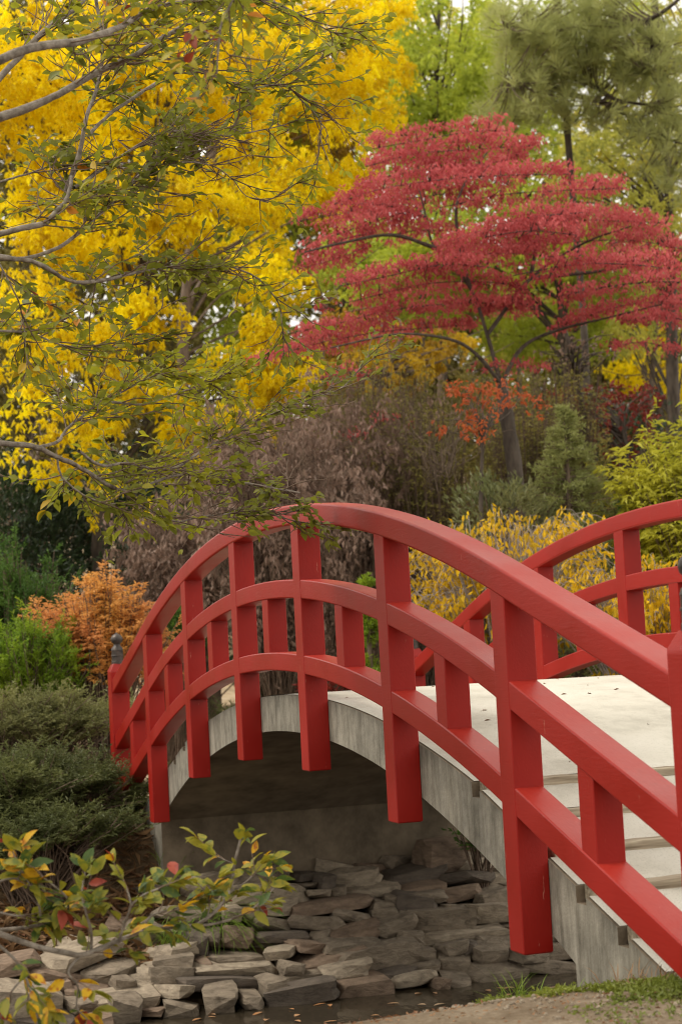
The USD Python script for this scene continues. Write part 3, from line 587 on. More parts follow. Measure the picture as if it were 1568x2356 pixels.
bg_tree('far_yellow_tree', 'far bright yellow tree glimpsed between trunks at the right below the red tree', [(1490, 1080, 46), (1480, 860, 46), (1470, 780, 46)],
    [(1450, 840, 90, 60, 46, 1.4), (1530, 880, 90, 50, 47, 1.4), (1480, 770, 120, 30, 46, 1)], 'yellow_leaf', 'brown_bark', 0.1, 7, 16, per_m3=26, leaf=0.16, k=6, thr=0.45, hang=0.5)
bg_tree('scarlet_maple', 'scarlet and orange small maple just left of the red tree trunk', [(1105, 1180, 18.9), (1108, 1060, 18.9), (1110, 960, 18.9)],
    [(1105, 950, 60, 75, 18.9, 0.5), (1170, 905, 70, 40, 19.3, 0.4), (1050, 905, 50, 32, 19, 0.35), (1240, 930, 50, 40, 19.2, 0.35), (1010, 980, 40, 30, 19, 0.3)], 'scarlet_leaf', 'dark_bark', 0.025, 8, 26, per_m3=260, leaf=0.055, k=5, thr=0.46, hang=0.4, nscale=2.6, limb_r=0.01)
bg_tree('dark_red_maple', 'dark red maple behind the spruce at the right', [(1440, 1180, 27), (1440, 1050, 27), (1430, 930, 27)],
    [(1430, 930, 110, 60, 27, 0.9), (1350, 980, 90, 60, 27.5, 0.8), (1480, 1020, 100, 70, 27.5, 0.8), (1290, 940, 60, 50, 27, 0.6)], 'dark_red_leaf', 'dark_bark', 0.05, 9, 30, per_m3=110, leaf=0.08, k=5, thr=0.44, hang=0.4, nscale=1.6)
bg_tree('bare_tree', 'thin dark nearly leafless tree right of the red tree trunk', [(1345, 1180, 23.5), (1345, 1000, 23.5), (1335, 920, 23.5), (1318, 840, 23.5), (1300, 760, 23.5)],
    [(1330, 800, 110, 60, 23.5, 0.6)], 'brown_leaf', 'dark_bark', 0.055, 10, 34, per_m3=60, leaf=0.06, k=3, thr=0.48, hang=0.6, limb_r=0.02)

# the red tree: tiers of drooping leaves on spreading limbs
g = np.random.default_rng(31)
red = thing('red_dogwood', 'wide red tree with flat tiers of drooping crimson leaves behind the bridge', 'tree')
RT_D = 21.0
trunk = smooth_path([at(1190, 1200, RT_D), at(1183, 1080, RT_D), at(1165, 960, RT_D), at(1152, 880, RT_D)], 6)
trunk[0][2] = ground(trunk[0][0], trunk[0][1]) - 0.1
obj('trunk', tube(trunk, 0.105, 0.07, 12, 0.3), 'dark_bark', red, smooth=True)
fork = at(1152, 885, RT_D)
LIMBS = [[(1152, 885, 0), (1110, 830, -0.3), (1060, 790, -0.5), (990, 772, -0.9), (900, 770, -1.2), (760, 800, -1.4)], [(1152, 885, 0), (1120, 770, 0), (1080, 660, 0.2), (1000, 570, 0.2), (980, 500, 0.3), (960, 420, 0.4)],
         [(1152, 885, 0), (1200, 800, 0.4), (1280, 760, 0.5), (1400, 730, 0.4), (1520, 700, 0.2)], [(1080, 660, 0.2), (1050, 520, 0), (1060, 440, 0), (1120, 350, 0.2)], [(1000, 570, 0.2), (900, 540, -0.4), (780, 560, -0.6), (700, 580, -0.7)],
         [(1120, 770, 0), (1220, 640, 0.6), (1340, 560, 0.5), (1450, 520, 0.2)], [(1220, 640, 0.6), (1240, 520, 0.9), (1250, 420, 0.9)], [(980, 500, 0.3), (880, 470, 0), (780, 470, 0)], [(1220, 640, 0.6), (1400, 620, 1.0), (1560, 580, 1.0)]]
for lim in LIMBS:
    obj('limb', tube(smooth_path([at(u, v, RT_D + d) for u, v, d in lim], 5), 0.027, 0.008, 7, 0.3), 'dark_bark', red, smooth=True)
TIERS = [[(850, 335), (980, 312), (1080, 295), (1165, 292)], [(840, 375), (960, 345), (1100, 335), (1238, 325)], [(830, 412), (960, 385), (1120, 368), (1200, 350)], [(770, 460), (880, 425), (1010, 405), (1150, 395), (1310, 392)],
         [(690, 500), (790, 482), (900, 455), (1010, 440), (1090, 440)], [(1010, 470), (1150, 440), (1290, 430), (1430, 425)], [(760, 535), (850, 505), (930, 480)], [(700, 580), (780, 545), (860, 525)], [(690, 610), (780, 585), (840, 560)],
         [(1000, 560), (1110, 520), (1230, 490), (1340, 480)], [(1150, 520), (1300, 500), (1420, 500), (1530, 505)], [(1160, 570), (1300, 550), (1450, 545), (1570, 565)], [(950, 610), (1060, 580), (1180, 575), (1300, 585)], [(780, 650), (900, 625), (1020, 600), (1120, 605)],
         [(1180, 625), (1320, 600), (1450, 600), (1580, 615)], [(730, 705), (850, 675), (980, 645), (1100, 640), (1210, 650)], [(660, 760), (780, 735), (900, 705), (1050, 690), (1200, 690)], [(575, 835), (650, 805), (760, 775), (880, 755), (1000, 745), (1090, 740)],
         [(1270, 750), (1360, 715), (1460, 690), (1580, 685)], [(1290, 670), (1400, 650), (1500, 640), (1590, 640)], [(1430, 730), (1520, 720), (1590, 730)], [(1100, 700), (1180, 690), (1230, 705)], [(1090, 845), (1170, 832), (1250, 845)], [(860, 950), (920, 955), (940, 965)], [(800, 1000), (830, 995), (850, 985)], [(1400, 790), (1480, 780), (1560, 800)], [(740, 860), (800, 850), (850, 855)]]
gt = np.random.default_rng(33)
for _ in range(7):
    u_ = gt.uniform(820, 1500); v_ = np.interp(u_, [800, 1050, 1250, 1500], [440, 400, 470, 560]) + gt.uniform(-40, 260) * np.interp(u_, [800, 1000, 1300, 1500], [0.7, 1, 0.9, 0.4])
    w_ = gt.uniform(60, 120); TIERS.append([(u_ - w_, v_ + 14), (u_, v_), (u_ + w_, v_ + gt.uniform(0, 18))])
PL, PD, PN = [], [], []
TW_A, TW_B = [], []
for i, tr in enumerate(TIERS):
    off = g.uniform(-0.9, 0.9)
    pp = smooth_path([at(u, v, RT_D + off) for u, v in tr], 6)
    seg = np.linalg.norm(np.diff(pp, axis=0), axis=1); ln = seg.sum()
    thin = 0.35 if i in (22, 23, 24, 25, 26) else 1.0
    n = int(ln * 340 * thin)
    s = g.uniform(0, ln, n); cs = np.concatenate([[0], np.cumsum(seg)])
    c = np.stack([np.interp(s, cs, pp[:, k]) for k in range(3)], -1)
    taper = np.minimum(1, 3.0 * np.minimum(s, ln - s) / ln + 0.35)
    dep = g.uniform(-1, 1, n) * 0.72 * taper
    lumpy = meshkit.fbm(c * 2.6 + dep[:, None], 3, i) - 0.5
    P = c + fw * dep[:, None] + np.array([0, 0, 1.0]) * (g.normal(0, 0.028, n) + lumpy * 0.24 - 0.05 * dep ** 2)[:, None] + RT * g.normal(0, 0.05, n)[:, None]
    keep = meshkit.fbm(P * 2.6, 2, 5) > 0.39
    P = P[keep]
    PL.append(P)
    sel = P[g.choice(len(P), min(len(P), int(ln * 14 * thin) + 2), replace=False)]
    near = np.array([pp[np.argmin(np.linalg.norm(pp - q, axis=1))] for q in sel])
    TW_A.append(near + [0, 0, -0.05]); TW_B.append(sel)
    TW_A.append(pp[:-1] + [0, 0, -0.04]); TW_B.append(pp[1:] + [0, 0, -0.04])
PL = np.vstack(PL); n = len(PL); k = 3
B = np.repeat(PL, k, 0) + g.normal(size=(n * k, 3)) * 0.02
d = nz(nz(g.normal(size=(n * k, 3))) * [0.8, 0.8, 0.3] + [0, 0, -0.62])
nrm = nz(g.normal(size=(n * k, 3)) * 0.8 + [0.5, -0.2, 0.9])
L = g.uniform(0.03, 0.078, n * k)
obj('crown', leaves(B, d, nrm, L, L * 0.40), 'red_leaf', red, kind='stuff')
obj('twigs', many_tubes(np.vstack(TW_A), np.vstack(TW_B), 0.008, 0.004), 'dark_bark', red, smooth=True)

# the pine: tufts of long needles
g = np.random.default_rng(41)
pine = thing('pine_tree', 'pine with tufts of long grey green needles at the upper right', 'tree')
pt = smooth_path([at(1352, 1180, 30), at(1345, 800, 30), at(1315, 430, 30), at(1300, 250, 30), at(1288, 100, 30), at(1275, -150, 30)], 6)
pt[0][2] = ground(pt[0][0], pt[0][1]) - 0.1
obj('trunk', tube(pt, 0.062, 0.05, 10, 0.3), 'dark_bark', pine, smooth=True)
PBR = [[(1300, 170, 0), (1360, 195, -0.5), (1420, 230, -0.8), (1490, 240, -1)], [(1430, 55, -0.4), (1490, 45, -0.8), (1540, 15, -1), (1590, -30, -1.2)], [(1290, 60, 0), (1380, 60, -0.2), (1430, 55, -0.4)], [(1300, 215, 0), (1230, 190, -0.6), (1160, 180, -0.9)],
       [(1290, 80, 0), (1220, 70, -0.5), (1160, 60, -0.8)], [(1490, 45, -0.8), (1500, 100, -0.9), (1490, 160, -1.0)], [(1305, 215, 0), (1400, 240, -0.5), (1500, 300, -0.8), (1590, 340, -0.8)]]
ends = []
for b in PBR:
    pp = smooth_path([at(u, v, 30 + dd) for u, v, dd in b], 5)
    obj('limb', tube(pp, 0.05, 0.022, 7, 0.3), 'dark_bark', pine, smooth=True)
tuft_c, tuft_d = [], []
for (u, v, ru, rv, n) in ((1290, 55, 150, 70, 120), (1210, 130, 80, 70, 60), (1200, 210, 90, 50, 40), (1300, 110, 130, 50, 70), (1420, 110, 130, 80, 95), (1500, 170, 100, 70, 70), (1540, 250, 70, 60, 45), (1170, 60, 50, 60, 26), (1400, 20, 120, 40, 50), (1540, 80, 60, 60, 20), (1260, 165, 110, 40, 40), (1240, 260, 120, 50, 34), (1390, 240, 120, 70, 50), (1500, 330, 90, 70, 46), (1560, 420, 50, 50, 18), (1140, 250, 60, 40, 14)):
    c, q = ellipsoid_points(g, int(n * 0.72), at(u, v, 29.3), blob_axes(ru, rv, 29.3, 1.1), 0.2)
    tuft_c.append(c); tuft_d.append(nz(q @ np.array([RT, [0, 0, 1], fw]) * 0.4 + [0, 0, 0.75] + g.normal(size=(len(c), 3)) * 0.45))
TC, TD = np.vstack(tuft_c), np.vstack(tuft_d)
k = 34; n = len(TC)
base = np.repeat(TC, k, 0) - np.repeat(TD, k, 0) * g.uniform(0, 0.10, (n * k, 1))
d = nz(np.repeat(TD, k, 0) * 0.75 + nz(g.normal(size=(n * k, 3))) * 0.75)
L = g.uniform(0.20, 0.36, n * k)
obj('needles', leaves(base, d, rnd(n * k, g), L, 0.013, 0.0, curl=0.05), 'pine_needle', pine, kind='stuff')
limbpts = np.vstack([smooth_path([at(u, v, 30 + dd) for u, v, dd in b], 5) for b in PBR])
near = np.array([limbpts[np.argmin(np.linalg.norm(limbpts - c, axis=1))] for c in TC])
obj('twigs', many_tubes(near, TC, 0.014, 0.008, (near + TC) / 2 - [0, 0, 0.05]), 'brown_bark', pine, smooth=True)

# further woodland behind: single trees with their own colours
WOOD = [('dense brown and olive tree far left behind the yellow trees', 60, 44, 'olive_leaf', 12), ('brown and olive far tree behind the forked yellow tree', 330, 47, 'olive_leaf', 13), ('tall yellow green far tree between the yellow trees', 560, 49, 'green_yellow_leaf', 14),
        ('gold leaved far tree above the left tip of the red tree', 790, 50, 'gold_leaf', 15), ('dull olive far tree behind the middle of the red tree', 1010, 52, 'olive_leaf', 16), ('dull gold far tree beyond the pine trunk', 1220, 54, 'orange_green_leaf', 17), ('olive far tree at the right behind the orange tree', 1450, 52, 'olive_leaf', 18)]
for i, (lab, u, D, lm, sd_) in enumerate(WOOD):
    gg = np.random.default_rng(sd_)
    high = u < 800
    bl = [(u + gg.uniform(-60, 60), v, 130 + gg.uniform(0, 40), 110, D + gg.uniform(-1, 1), 2.2) for v in ((100, 280, 460, 640, 820, 1000) if high else (720, 860, 1000))]
    bg_tree('woodland_tree', lab, [(u, 1230, D), (u + 10, 800, D), (u - 10, 400 if high else 760, D), (u + 15, 50 if high else 560, D)], bl, lm, 'dark_bark', 0.13, sd_, 30, per_m3=17, leaf=0.18, k=6, thr=0.42 if high else 0.43, hang=0.4, nscale=0.8, limb_r=0.05)
# trunks seen through the understorey
gw = np.random.default_rng(77)
wm, _ = crown(gw, [(u, v, 170, 120, D, 3.0) for u, v, D in [(x, y, 62 + gw.uniform(-3, 3)) for x in range(-60, 1660, 190) for y in ((980, 800, 620, 440, 260, 90) if x < 780 else (980, 800, 640))]], 2.4, 0.36, 6, 0.42, 0.4, 0.5)
obj('far_wood', wm, 'olive_leaf', label='far wooded hillside in dull olive and brown seen through the trees', cat='woodland', kind='stuff')
for lab, u, D, v1, r in (('slim dark trunk at the far left under the yellow leaves', 75, 27, 1050, 0.05), ('slim grey trunk left of the thick yellow tree trunk', 130, 29, 1000, 0.045), ('leaning brown trunk in the middle behind the purple bush', 480, 27, 1000, 0.11), ('brown trunk behind the left end of the red tree', 735, 33, 700, 0.10),
                         ('dark trunk right of the golden tree', 1010, 33, 800, 0.08), ('slim trunk at the right beyond the dark red maple', 1500, 36, 700, 0.08)):
    t = thing('slender_tree', lab, 'tree')
    pth = smooth_path([at(u, 1330, D), at(u + 6, 1180, D), at(u - 4, (v1 + 1180) / 2, D), at(u + 12, v1, D)], 6)
    pth[0][2] = min(pth[0][2], ground(pth[0][0], pth[0][1]) - 0.1)
    obj('trunk', tube(pth, r, r * 0.6, 9, 0.3), 'brown_bark', t, smooth=True)
    gg = np.random.default_rng(int(u))
    A = pth[gg.integers(4, len(pth), 22)]
    Bp = A + gg.normal(size=(22, 3)) * [0.7, 0.7, 0.3] + [0, 0, 0.5]
    obj('branches', many_tubes(A, Bp, r * 0.25, 0.006, (A + Bp) / 2 + gg.normal(size=(22, 3)) * 0.1), 'brown_bark', t, smooth=True)

# ------------------------------------------------------------------ understorey and garden shrubs
def gpos(u, D, dz=0.0):
    p = at(u, 1500, D); p[2] = float(ground(p[0], p[1])) + dz
    return p
UND = [('dark glossy evergreen bush at the far left under the yellow leaves', 30, 25, (1.5, 1.3, 2.2), 'evergreen_leaf', 0.11), ('dark evergreen bush around the yellow tree trunk', 240, 26.5, (1.5, 1.3, 2.3), 'evergreen_leaf', 0.11), ('dark evergreen bush behind the orange maple', 400, 24.5, (1.1, 1.0, 1.7), 'evergreen_leaf', 0.10),
       ('shadowy olive bush behind the purple brown bush', 640, 28, (1.9, 1.3, 2.9), 'olive_leaf', 0.09), ('olive bush under the golden tree', 880, 29, (1.9, 1.3, 3.0), 'olive_leaf', 0.09), ('dark olive bush behind the red tree trunk', 1120, 27, (1.9, 1.3, 2.8), 'olive_leaf', 0.08), ('evergreen bush behind the dark red maple', 1420, 29, (1.9, 1.3, 2.6), 'evergreen_leaf', 0.10), ('dim green bush at the right edge behind the lime maple', 1560, 27, (1.4, 1.2, 2.2), 'green_leaf', 0.08), ('dark bush behind the spruce', 1270, 25.5, (1.6, 1.0, 2.4), 'olive_leaf', 0.07)]
for i, (lab, u, D, rad, lm, lf) in enumerate(UND):
    shrub('understorey_bush', lab, gpos(u, D, rad[2] * 0.75), rad, int(1500 * rad[0] * rad[2] / 2.0), lf, lm, seed=60 + i, k=5, thr=0.38, aspect=0.38)
# a purple brown bush of dead hanging leaves on grey twigs
def hanging_bush(name, label, c, rad, n_arc, leafm, twigm, seed, leaf, per, hang=1.0, start=0.25, cat='shrub', bare=0.0, rad_t=0.006, droop=1.0, lift=1.0, wander=0.022):
    g = np.random.default_rng(seed)
    t = thing(name, label, cat)
    c = np.asarray(c, float); rad = np.asarray(rad, float)
    tubes, LP = [], []
    for i in range(n_arc):
        a = g.uniform(0, 2 * math.pi); out = np.array([math.cos(a), math.sin(a), 0])
        reach = g.uniform(0.35, 1.0); top = lift * rad[2] * g.uniform(0.65, 1.0)
        s = np.linspace(0, 1, 9)
        h = top * np.sin(np.minimum(s * 1.9, 1.5708 + (s * 1.9 - 1.5708) * droop)) 
        p = c + np.array([0, 0, -rad[2]]) + out * rad * (s ** 0.8 * reach)[:, None] + np.array([0, 0, 1.0]) * (h * 1.9)[:, None]
        p += np.cumsum(g.normal(size=(9, 3)) * wander * rad.mean(), 0)
        tubes.append(tube(p, rad_t * g.uniform(0.8, 1.8), rad_t * 0.35, 4))
        if g.random() < bare: continue
        m = per
        ss = g.uniform(start, 1, m) * 8; i0 = np.minimum(ss.astype(int), 7)
        LP.append(p[i0] + (p[i0 + 1] - p[i0]) * (ss - i0)[:, None] + g.normal(size=(m, 3)) * 0.03)
    obj('branches', cat_(tubes), twigm, t, smooth=True)
    P = np.vstack(LP); P = P[meshkit.fbm(P * 2.6, 2, seed) > 0.38]; n = len(P)
    d = nz(g.normal(size=(n, 3)) * 0.45 + [0, 0, -hang]); L = leaf * g.uniform(0.6, 1.25, n)
    obj('foliage', leaves(P, d, rnd(n, g), L, L * 0.42), leafm, t, kind='stuff')
    return t
for i, (lab, u, D, rad, na) in enumerate((('purple brown bush of dead hanging leaves behind the crown of the bridge', 640, 19.5, (1.05, 1.1, 1.9), 320), ('lower purple brown bush between the orange maple and the bridge', 420, 20.5, (0.85, 0.8, 1.5), 220), ('tall purple brown bush behind the middle of the bridge', 810, 21.5, (1.0, 1.0, 2.1), 260))):
    hanging_bush('withered_bush', lab, gpos(u, D, rad[2]), rad, na, 'brown_leaf', 'twig', 80 + i, 0.085, 44, start=0.2, wander=0.05, rad_t=0.005)
for i, (lab, u, v, D, rad) in enumerate((('rusty brown tangle of twigs left of the red tree trunk', 970, 1040, 21.8, (0.85, 0.7, 0.6)), ('rusty brown tangle of twigs around the red tree trunk', 1200, 1050, 22.6, (0.7, 0.6, 0.7)), ('rusty thicket of twigs under the golden tree', 860, 1000, 23.0, (0.9, 0.8, 0.9)), ('reddish brown thicket between the red tree trunk and the spruce', 1265, 960, 23.5, (0.7, 0.7, 0.8)))):
    spray_bush('twig_thicket', lab, at(u, v, D), rad, 230, 0.055, 'rust_leaf', 90 + i, 'shrub', 0.25, 0.45, 6, 5, 0.4, 0.32, barkm='twig', low=-0.5)
hanging_bush('twig_bush', 'fine grey brown twigs drooping left of the red tree trunk', at(1020, 1010, 20.4), (1.1, 0.7, 0.40), 40, 'brown_leaf', 'brown_bark', 98, 0.045, 4, start=0.5, wander=0.12, rad_t=0.0035)
# weeping cherry behind the far railing
hanging_bush('weeping_cherry', 'mound of grey twigs with hanging yellow and orange leaves behind the far railing', gpos(1160, 17.6, 1.2), (1.15, 1.15, 1.22), 620, 'cherry_leaf', 'pale_twig', 101, 0.08, 15, start=0.25)
hanging_bush('weeping_cherry', 'second mound of grey twigs and yellow leaves at the right edge behind the far railing', gpos(1490, 17.0, 0.95), (1.1, 1.1, 0.98), 520, 'cherry_leaf', 'pale_twig', 102, 0.078, 17, start=0.25)
# small conifers and bushes around the bridge end
def cone_conifer(name, label, c, h, r, n, leafm, seed, leaf=0.05, k=7, tiers=True):
    g = np.random.default_rng(seed)
    t = thing(name, label, 'conifer')
    c = np.asarray(c, float)
    obj('trunk', tube(np.array([c + [0, 0, -0.1], c + [0, 0, h * 0.5], c + [0, 0, h * 0.98]]), 0.03 * h, 0.006, 7), 'brown_bark', t, smooth=True)
    nb = n // 10
    z = g.uniform(0.04, 1, nb) ** 1.1; a = g.uniform(0, 2 * math.pi, nb)
    ln = r * (1 - z) ** 0.75 * g.uniform(0.65, 1.15, nb) + 0.03
    out = np.stack([np.cos(a), np.sin(a), np.full(nb, 0.12)], -1)
    A = c + np.stack([0 * z, 0 * z, z * h], -1); Bq = A + out * ln[:, None]
    obj('branches', many_tubes(A, Bq, 0.008, 0.003), 'brown_bark', t, smooth=True)
    s = g.uniform(0.2, 1.03, (nb, 10))
    P = (A[:, None] + (Bq - A)[:, None] * s[..., None] - np.array([0, 0, 1.0]) * (0.12 * ln[:, None] * s ** 2)[..., None]).reshape(-1, 3) + g.normal(size=(nb * 10, 3)) * 0.02
    d0 = np.repeat(out, 10, 0)
    B = np.repeat(P, k, 0) + g.normal(size=(len(P) * k, 3)) * 0.012
    d = nz(np.repeat(d0, k, 0) * 0.6 + rnd(len(B), g) * 0.8 + [0, 0, 0.12])
    L = leaf * g.uniform(0.6, 1.3, len(B))
    obj('foliage', leaves(B, d, rnd(len(B), g), L, L * 0.22), leafm, t, kind='stuff')
cone_conifer('spruce', 'small loose grey green spruce at the right behind the weeping cherry', gpos(1330, 19.0), 3.55, 1.1, 4000, 'spruce_leaf', 111, 0.055)
cone_conifer('golden_conifer', 'small chartreuse conifer seen left of the fifth post of the bridge', gpos(850, 18.2), 1.85, 0.26, 900, 'chartreuse_leaf', 112, 0.05)
cone_conifer('golden_conifer', 'low chartreuse conifer between the balusters below the taller chartreuse one', gpos(775, 16.4), 0.62, 0.3, 600, 'chartreuse_leaf', 113, 0.05)
cone_conifer('golden_conifer', 'small chartreuse conifer right of the purple bush behind the bridge crown', gpos(880, 16.4), 0.8, 0.3, 700, 'chartreuse_leaf', 114, 0.05)
spray_bush('lime_maple', 'yellow green maple with feathery tiered leaves at the right edge', at(1640, 1110, 19.0), (0.85, 0.9, 0.72), 230, 0.115, 'lime_maple_leaf', 121, 'shrub', 0.3, 0.55, 7, 9, 0.27, 0.34)
shrub('pale_shrub', 'upright pale olive leaved shrub in front of the spruce', at(1160, 1200, 18.9), (0.55, 0.5, 0.5), 500, 0.085, 'pale_leaf', seed=122, k=5, upright=0.5, aspect=0.3, thr=0.42)
spray_bush('orange_maple', 'low orange japanese maple left of the far newel post', at(235, 1470, 17.2), (0.50, 0.55, 0.50), 330, 0.055, 'orange_maple_leaf', 123, 'shrub', 0.25, 0.4, 7, 12, 0.28, 0.17, top=0.35)
spray_bush('orange_maple', 'small amber leaved maple just right of the far newel post', at(375, 1475, 19.0), (0.17, 0.3, 0.33), 90, 0.055, 'orange_maple_leaf', 124, 'shrub', 0.25, 0.4, 6, 11, 0.28, 0.15)
spray_bush('green_conifer_bush', 'dense green conifer bush left of the orange maple', at(40, 1400, 18.4), (0.46, 0.6, 0.52), 300, 0.05, 'conifer_leaf', 125, 'conifer', 0.25, -0.1, 7, 14, 0.3, 0.17, top=0.15)
spray_bush('green_conifer_bush', 'yellow tipped green conifer bush in front of the dense green one', at(65, 1520, 16.8), (0.38, 0.5, 0.33), 250, 0.045, 'chartreuse_leaf', 126, 'conifer', 0.25, -0.1, 7, 14, 0.3, 0.15, top=0.15)
shrub('green_bush', 'low green bush behind the left railing', at(400, 1480, 18.2), (0.18, 0.3, 0.32), 900, 0.06, 'conifer_leaf', seed=127, k=5, aspect=0.3, thr=0.40)
shrub('plum_bush', 'narrow plum coloured bush behind the middle post', gpos(748, 18.4, 0.55), (0.2, 0.25, 0.6), 260, 0.07, 'dark_red_leaf', seed=128, k=5, aspect=0.4, thr=0.38)
spray_bush('low_juniper', 'low green juniper beyond the path seen under the rails', gpos(585, 20.0, 0.12), (1.0, 0.9, 0.42), 220, 0.05, 'juniper_leaf', 129, 'shrub', 0.3, 0.1, 7, 12, 0.25, 0.2)
spray_bush('low_juniper', 'low juniper beyond the path at the right of the crown', gpos(760, 20.0, 0.1), (0.9, 0.9, 0.40), 200, 0.05, 'juniper_leaf', 130, 'shrub', 0.3, 0.1, 7, 12, 0.25, 0.2)
# juniper mounds in front of the far newel post
def juniper(label, c, rad, n, seed, lm):
    spray_bush('juniper', label, c, rad, n, 0.042, lm, seed, 'shrub', 0.35, 0.12, 8, 15, 0.26, 0.17, flat=0.2, low=-0.3)
def jp(u, v, D): return at(u, v, D)
juniper('dark green spreading juniper spilling over beside the far newel post', jp(150, 1850, 14.6), (0.50, 0.85, 0.37), 300, 141, 'juniper_leaf')
juniper('dark green juniper at the left edge under the grey green one', jp(20, 1865, 14.2), (0.6, 0.75, 0.38), 270, 142, 'juniper_leaf')
juniper('grey green low juniper at the left edge in front of the yellow tipped conifer', jp(40, 1680, 15.8), (0.66, 1.1, 0.30), 300, 143, 'grey_juniper_leaf')
juniper('lowest dark juniper clump hanging over the bank at the left', jp(90, 1935, 13.7), (0.4, 0.75, 0.20), 170, 144, 'juniper_leaf')

# ------------------------------------------------------------------ litter, grass, floating leaves
g = np.random.default_rng(51)
def scatter(n, x0, x1, y0, y1):
    x, y = g.uniform(x0, x1, n), g.uniform(y0, y1, n)
    return np.stack([x, y, ground(x, y)], -1)
P = np.vstack([scatter(5200, -5.5, -2.2, -2.6, 0.1), scatter(1500, -5, -2.4, 2.6, 6), scatter(3000, -30, -6, -2, 10)])
P = P[P[:, 2] > WATER + 0.05]; n = len(P)
d = nz(g.normal(size=(n, 3)) * [1, 1, 0.25]); L = g.uniform(0.025, 0.075, n)
obj('leaf_litter', leaves(P + [0, 0, 0.012], d, nz(g.normal(size=(n, 3)) * 0.45 + [0, 0, 1]), L, L * 0.55), 'litter_leaf', label='brown and tan fallen leaves strewn over the banks', cat='leaf litter', kind='stuff')
P = np.vstack([scatter(5200, -5.2, -2.7, -2.6, 0.08), scatter(260, -4.6, -3.0, 2.7, 4.5)]); n = len(P)
d = nz(g.normal(size=(n, 3)) * [1, 1, 0.28] + [0.3, -0.1, 0.12]); L = g.uniform(0.08, 0.26, n)
PR = scatter(1800, 3.8, 7, -1.2, 0.1); nr = len(PR); Lr = g.uniform(0.008, 0.026, nr)
obj('leaf_crumbs', leaves(PR + [0, 0, 0.012], nz(g.normal(size=(nr, 3)) * [1, 1, 0.2]), nz(g.normal(size=(nr, 3)) * 0.4 + [0, 0, 1]), Lr, Lr * 0.5), 'litter_leaf', label='small brown leaf crumbs on the gravel of the right bank', cat='leaf litter', kind='stuff')
gp = np.random.default_rng(88)
pb = [(0, 0)]
PBm = []
for _ in range(260):
    x_, y_ = gp.uniform(3.85, 5.2), gp.uniform(-0.6, 0.0)
    m_ = trimesh.creation.icosphere(subdivisions=0, radius=gp.uniform(0.003, 0.010)); m_.vertices *= gp.uniform(0.6, 1.2, 3)
    PBm.append((m_.vertices + [x_, y_, float(ground(x_, y_)) + 0.014], m_.faces))
obj('pebbles', cat_(PBm), 'stone_pale', label='small pale pebbles scattered over the right bank', cat='pebbles', kind='stuff')
obj('dry_grass', leaves(P, d, rnd(n, g), L, 0.006, 0.0, curl=0.3), 'straw_blade', label='dry straw coloured grass and stalks on the left bank', cat='dry grass', kind='stuff')
def tuft(label, c, n, ln, seed, lm='grass_blade', spread=0.05, group=None, lean=(0, 0, 0), droop=0.35, w=0.007, name='grass_tuft'):
    g = np.random.default_rng(seed)
    P = np.asarray(c) + g.normal(size=(n, 3)) * [spread, spread, 0.004]
    d = nz(g.normal(size=(n, 3)) * [0.45, 0.45, 0.15] + [0, 0, 1] + np.asarray(lean))
    L = ln * g.uniform(0.5, 1.15, n)
    out = np.cross(d, nz(np.cross(d, [0, 0, 1.0] + g.normal(size=(n, 3)) * 0.05)))
    o = obj(name, leaves(P, d, -out, L, w, 0.1, fine=True, curl=droop * 1.2), lm, label=label, cat='grass', group=group)
def on(u, v, z):
    d = at(u, v, 1.0) - CAM
    return CAM + d * ((z - CAM[2]) / d[2])
def on_ground(u, v, lift=0.05):
    d = at(u, v, 1.0) - CAM
    for t in np.arange(6, 16, 0.02):
        p = CAM + d * t
        if p[2] < ground(p[0], p[1]) + lift: return p
    return p
tuft('long green grass tuft with drooping blades behind the leafy branch below the abutment', on_ground(482, 2130), 170, 0.42, 1, lean=(0.5, 0.2, -0.3), droop=0.9, spread=0.09)
tuft('bright green grass tuft above the flat stones at the left', on_ground(412, 2185), 120, 0.26, 2, lean=(0.2, 0, 0), spread=0.06)
tuft('small grass tuft at the foot of the left abutment corner', on_ground(398, 1995), 50, 0.22, 3, spread=0.05)
tuft('thin grass tuft at the edge of the right bank over the water', (3.93, -0.20, float(ground(3.93, -0.20)) - 0.01), 44, 0.14, 4, spread=0.03, w=0.004)
tuft('short grass along the right bank in front of the abutment', (4.10, -0.06, float(ground(4.10, -0.06)) - 0.01), 110, 0.06, 5, spread=0.08, w=0.004)
tuft('dry pale grass clump at the lower right corner', (4.55, 0.02, float(ground(4.55, 0.02)) - 0.01), 70, 0.10, 6, 'straw_blade', 0.07, w=0.004)
tuft('tall single grass stalks rising in front of the dark abutment', on(425, 2010, -1.12), 6, 0.75, 7, 'straw_blade', 0.03, droop=0.2, w=0.007)
P = np.vstack([scatter(4600, 3.8, 4.9, -0.36, 0.11), scatter(900, 4.6, 6, -0.5, 0.1)])
P = P[(meshkit.fbm(P * 6, 3, 9) > 0.47) | (P[:, 1] > -0.03)] + [0, 0, 0.008]
n = len(P); kk = 4
B = np.repeat(P, kk, 0) + g.normal(size=(n * kk, 3)) * 0.008
L = g.uniform(0.008, 0.024, n * kk)
obj('ground_cover', leaves(B, nz(g.normal(size=(n * kk, 3)) * [1, 1, 0.5] + [0, 0, 0.45]), nz(g.normal(size=(n * kk, 3)) * 0.6 + [0, 0, 1]), L, L * 0.55), 'moss_leaf', label='low yellow green ground cover on the right bank by the abutment', cat='ground cover', kind='stuff')
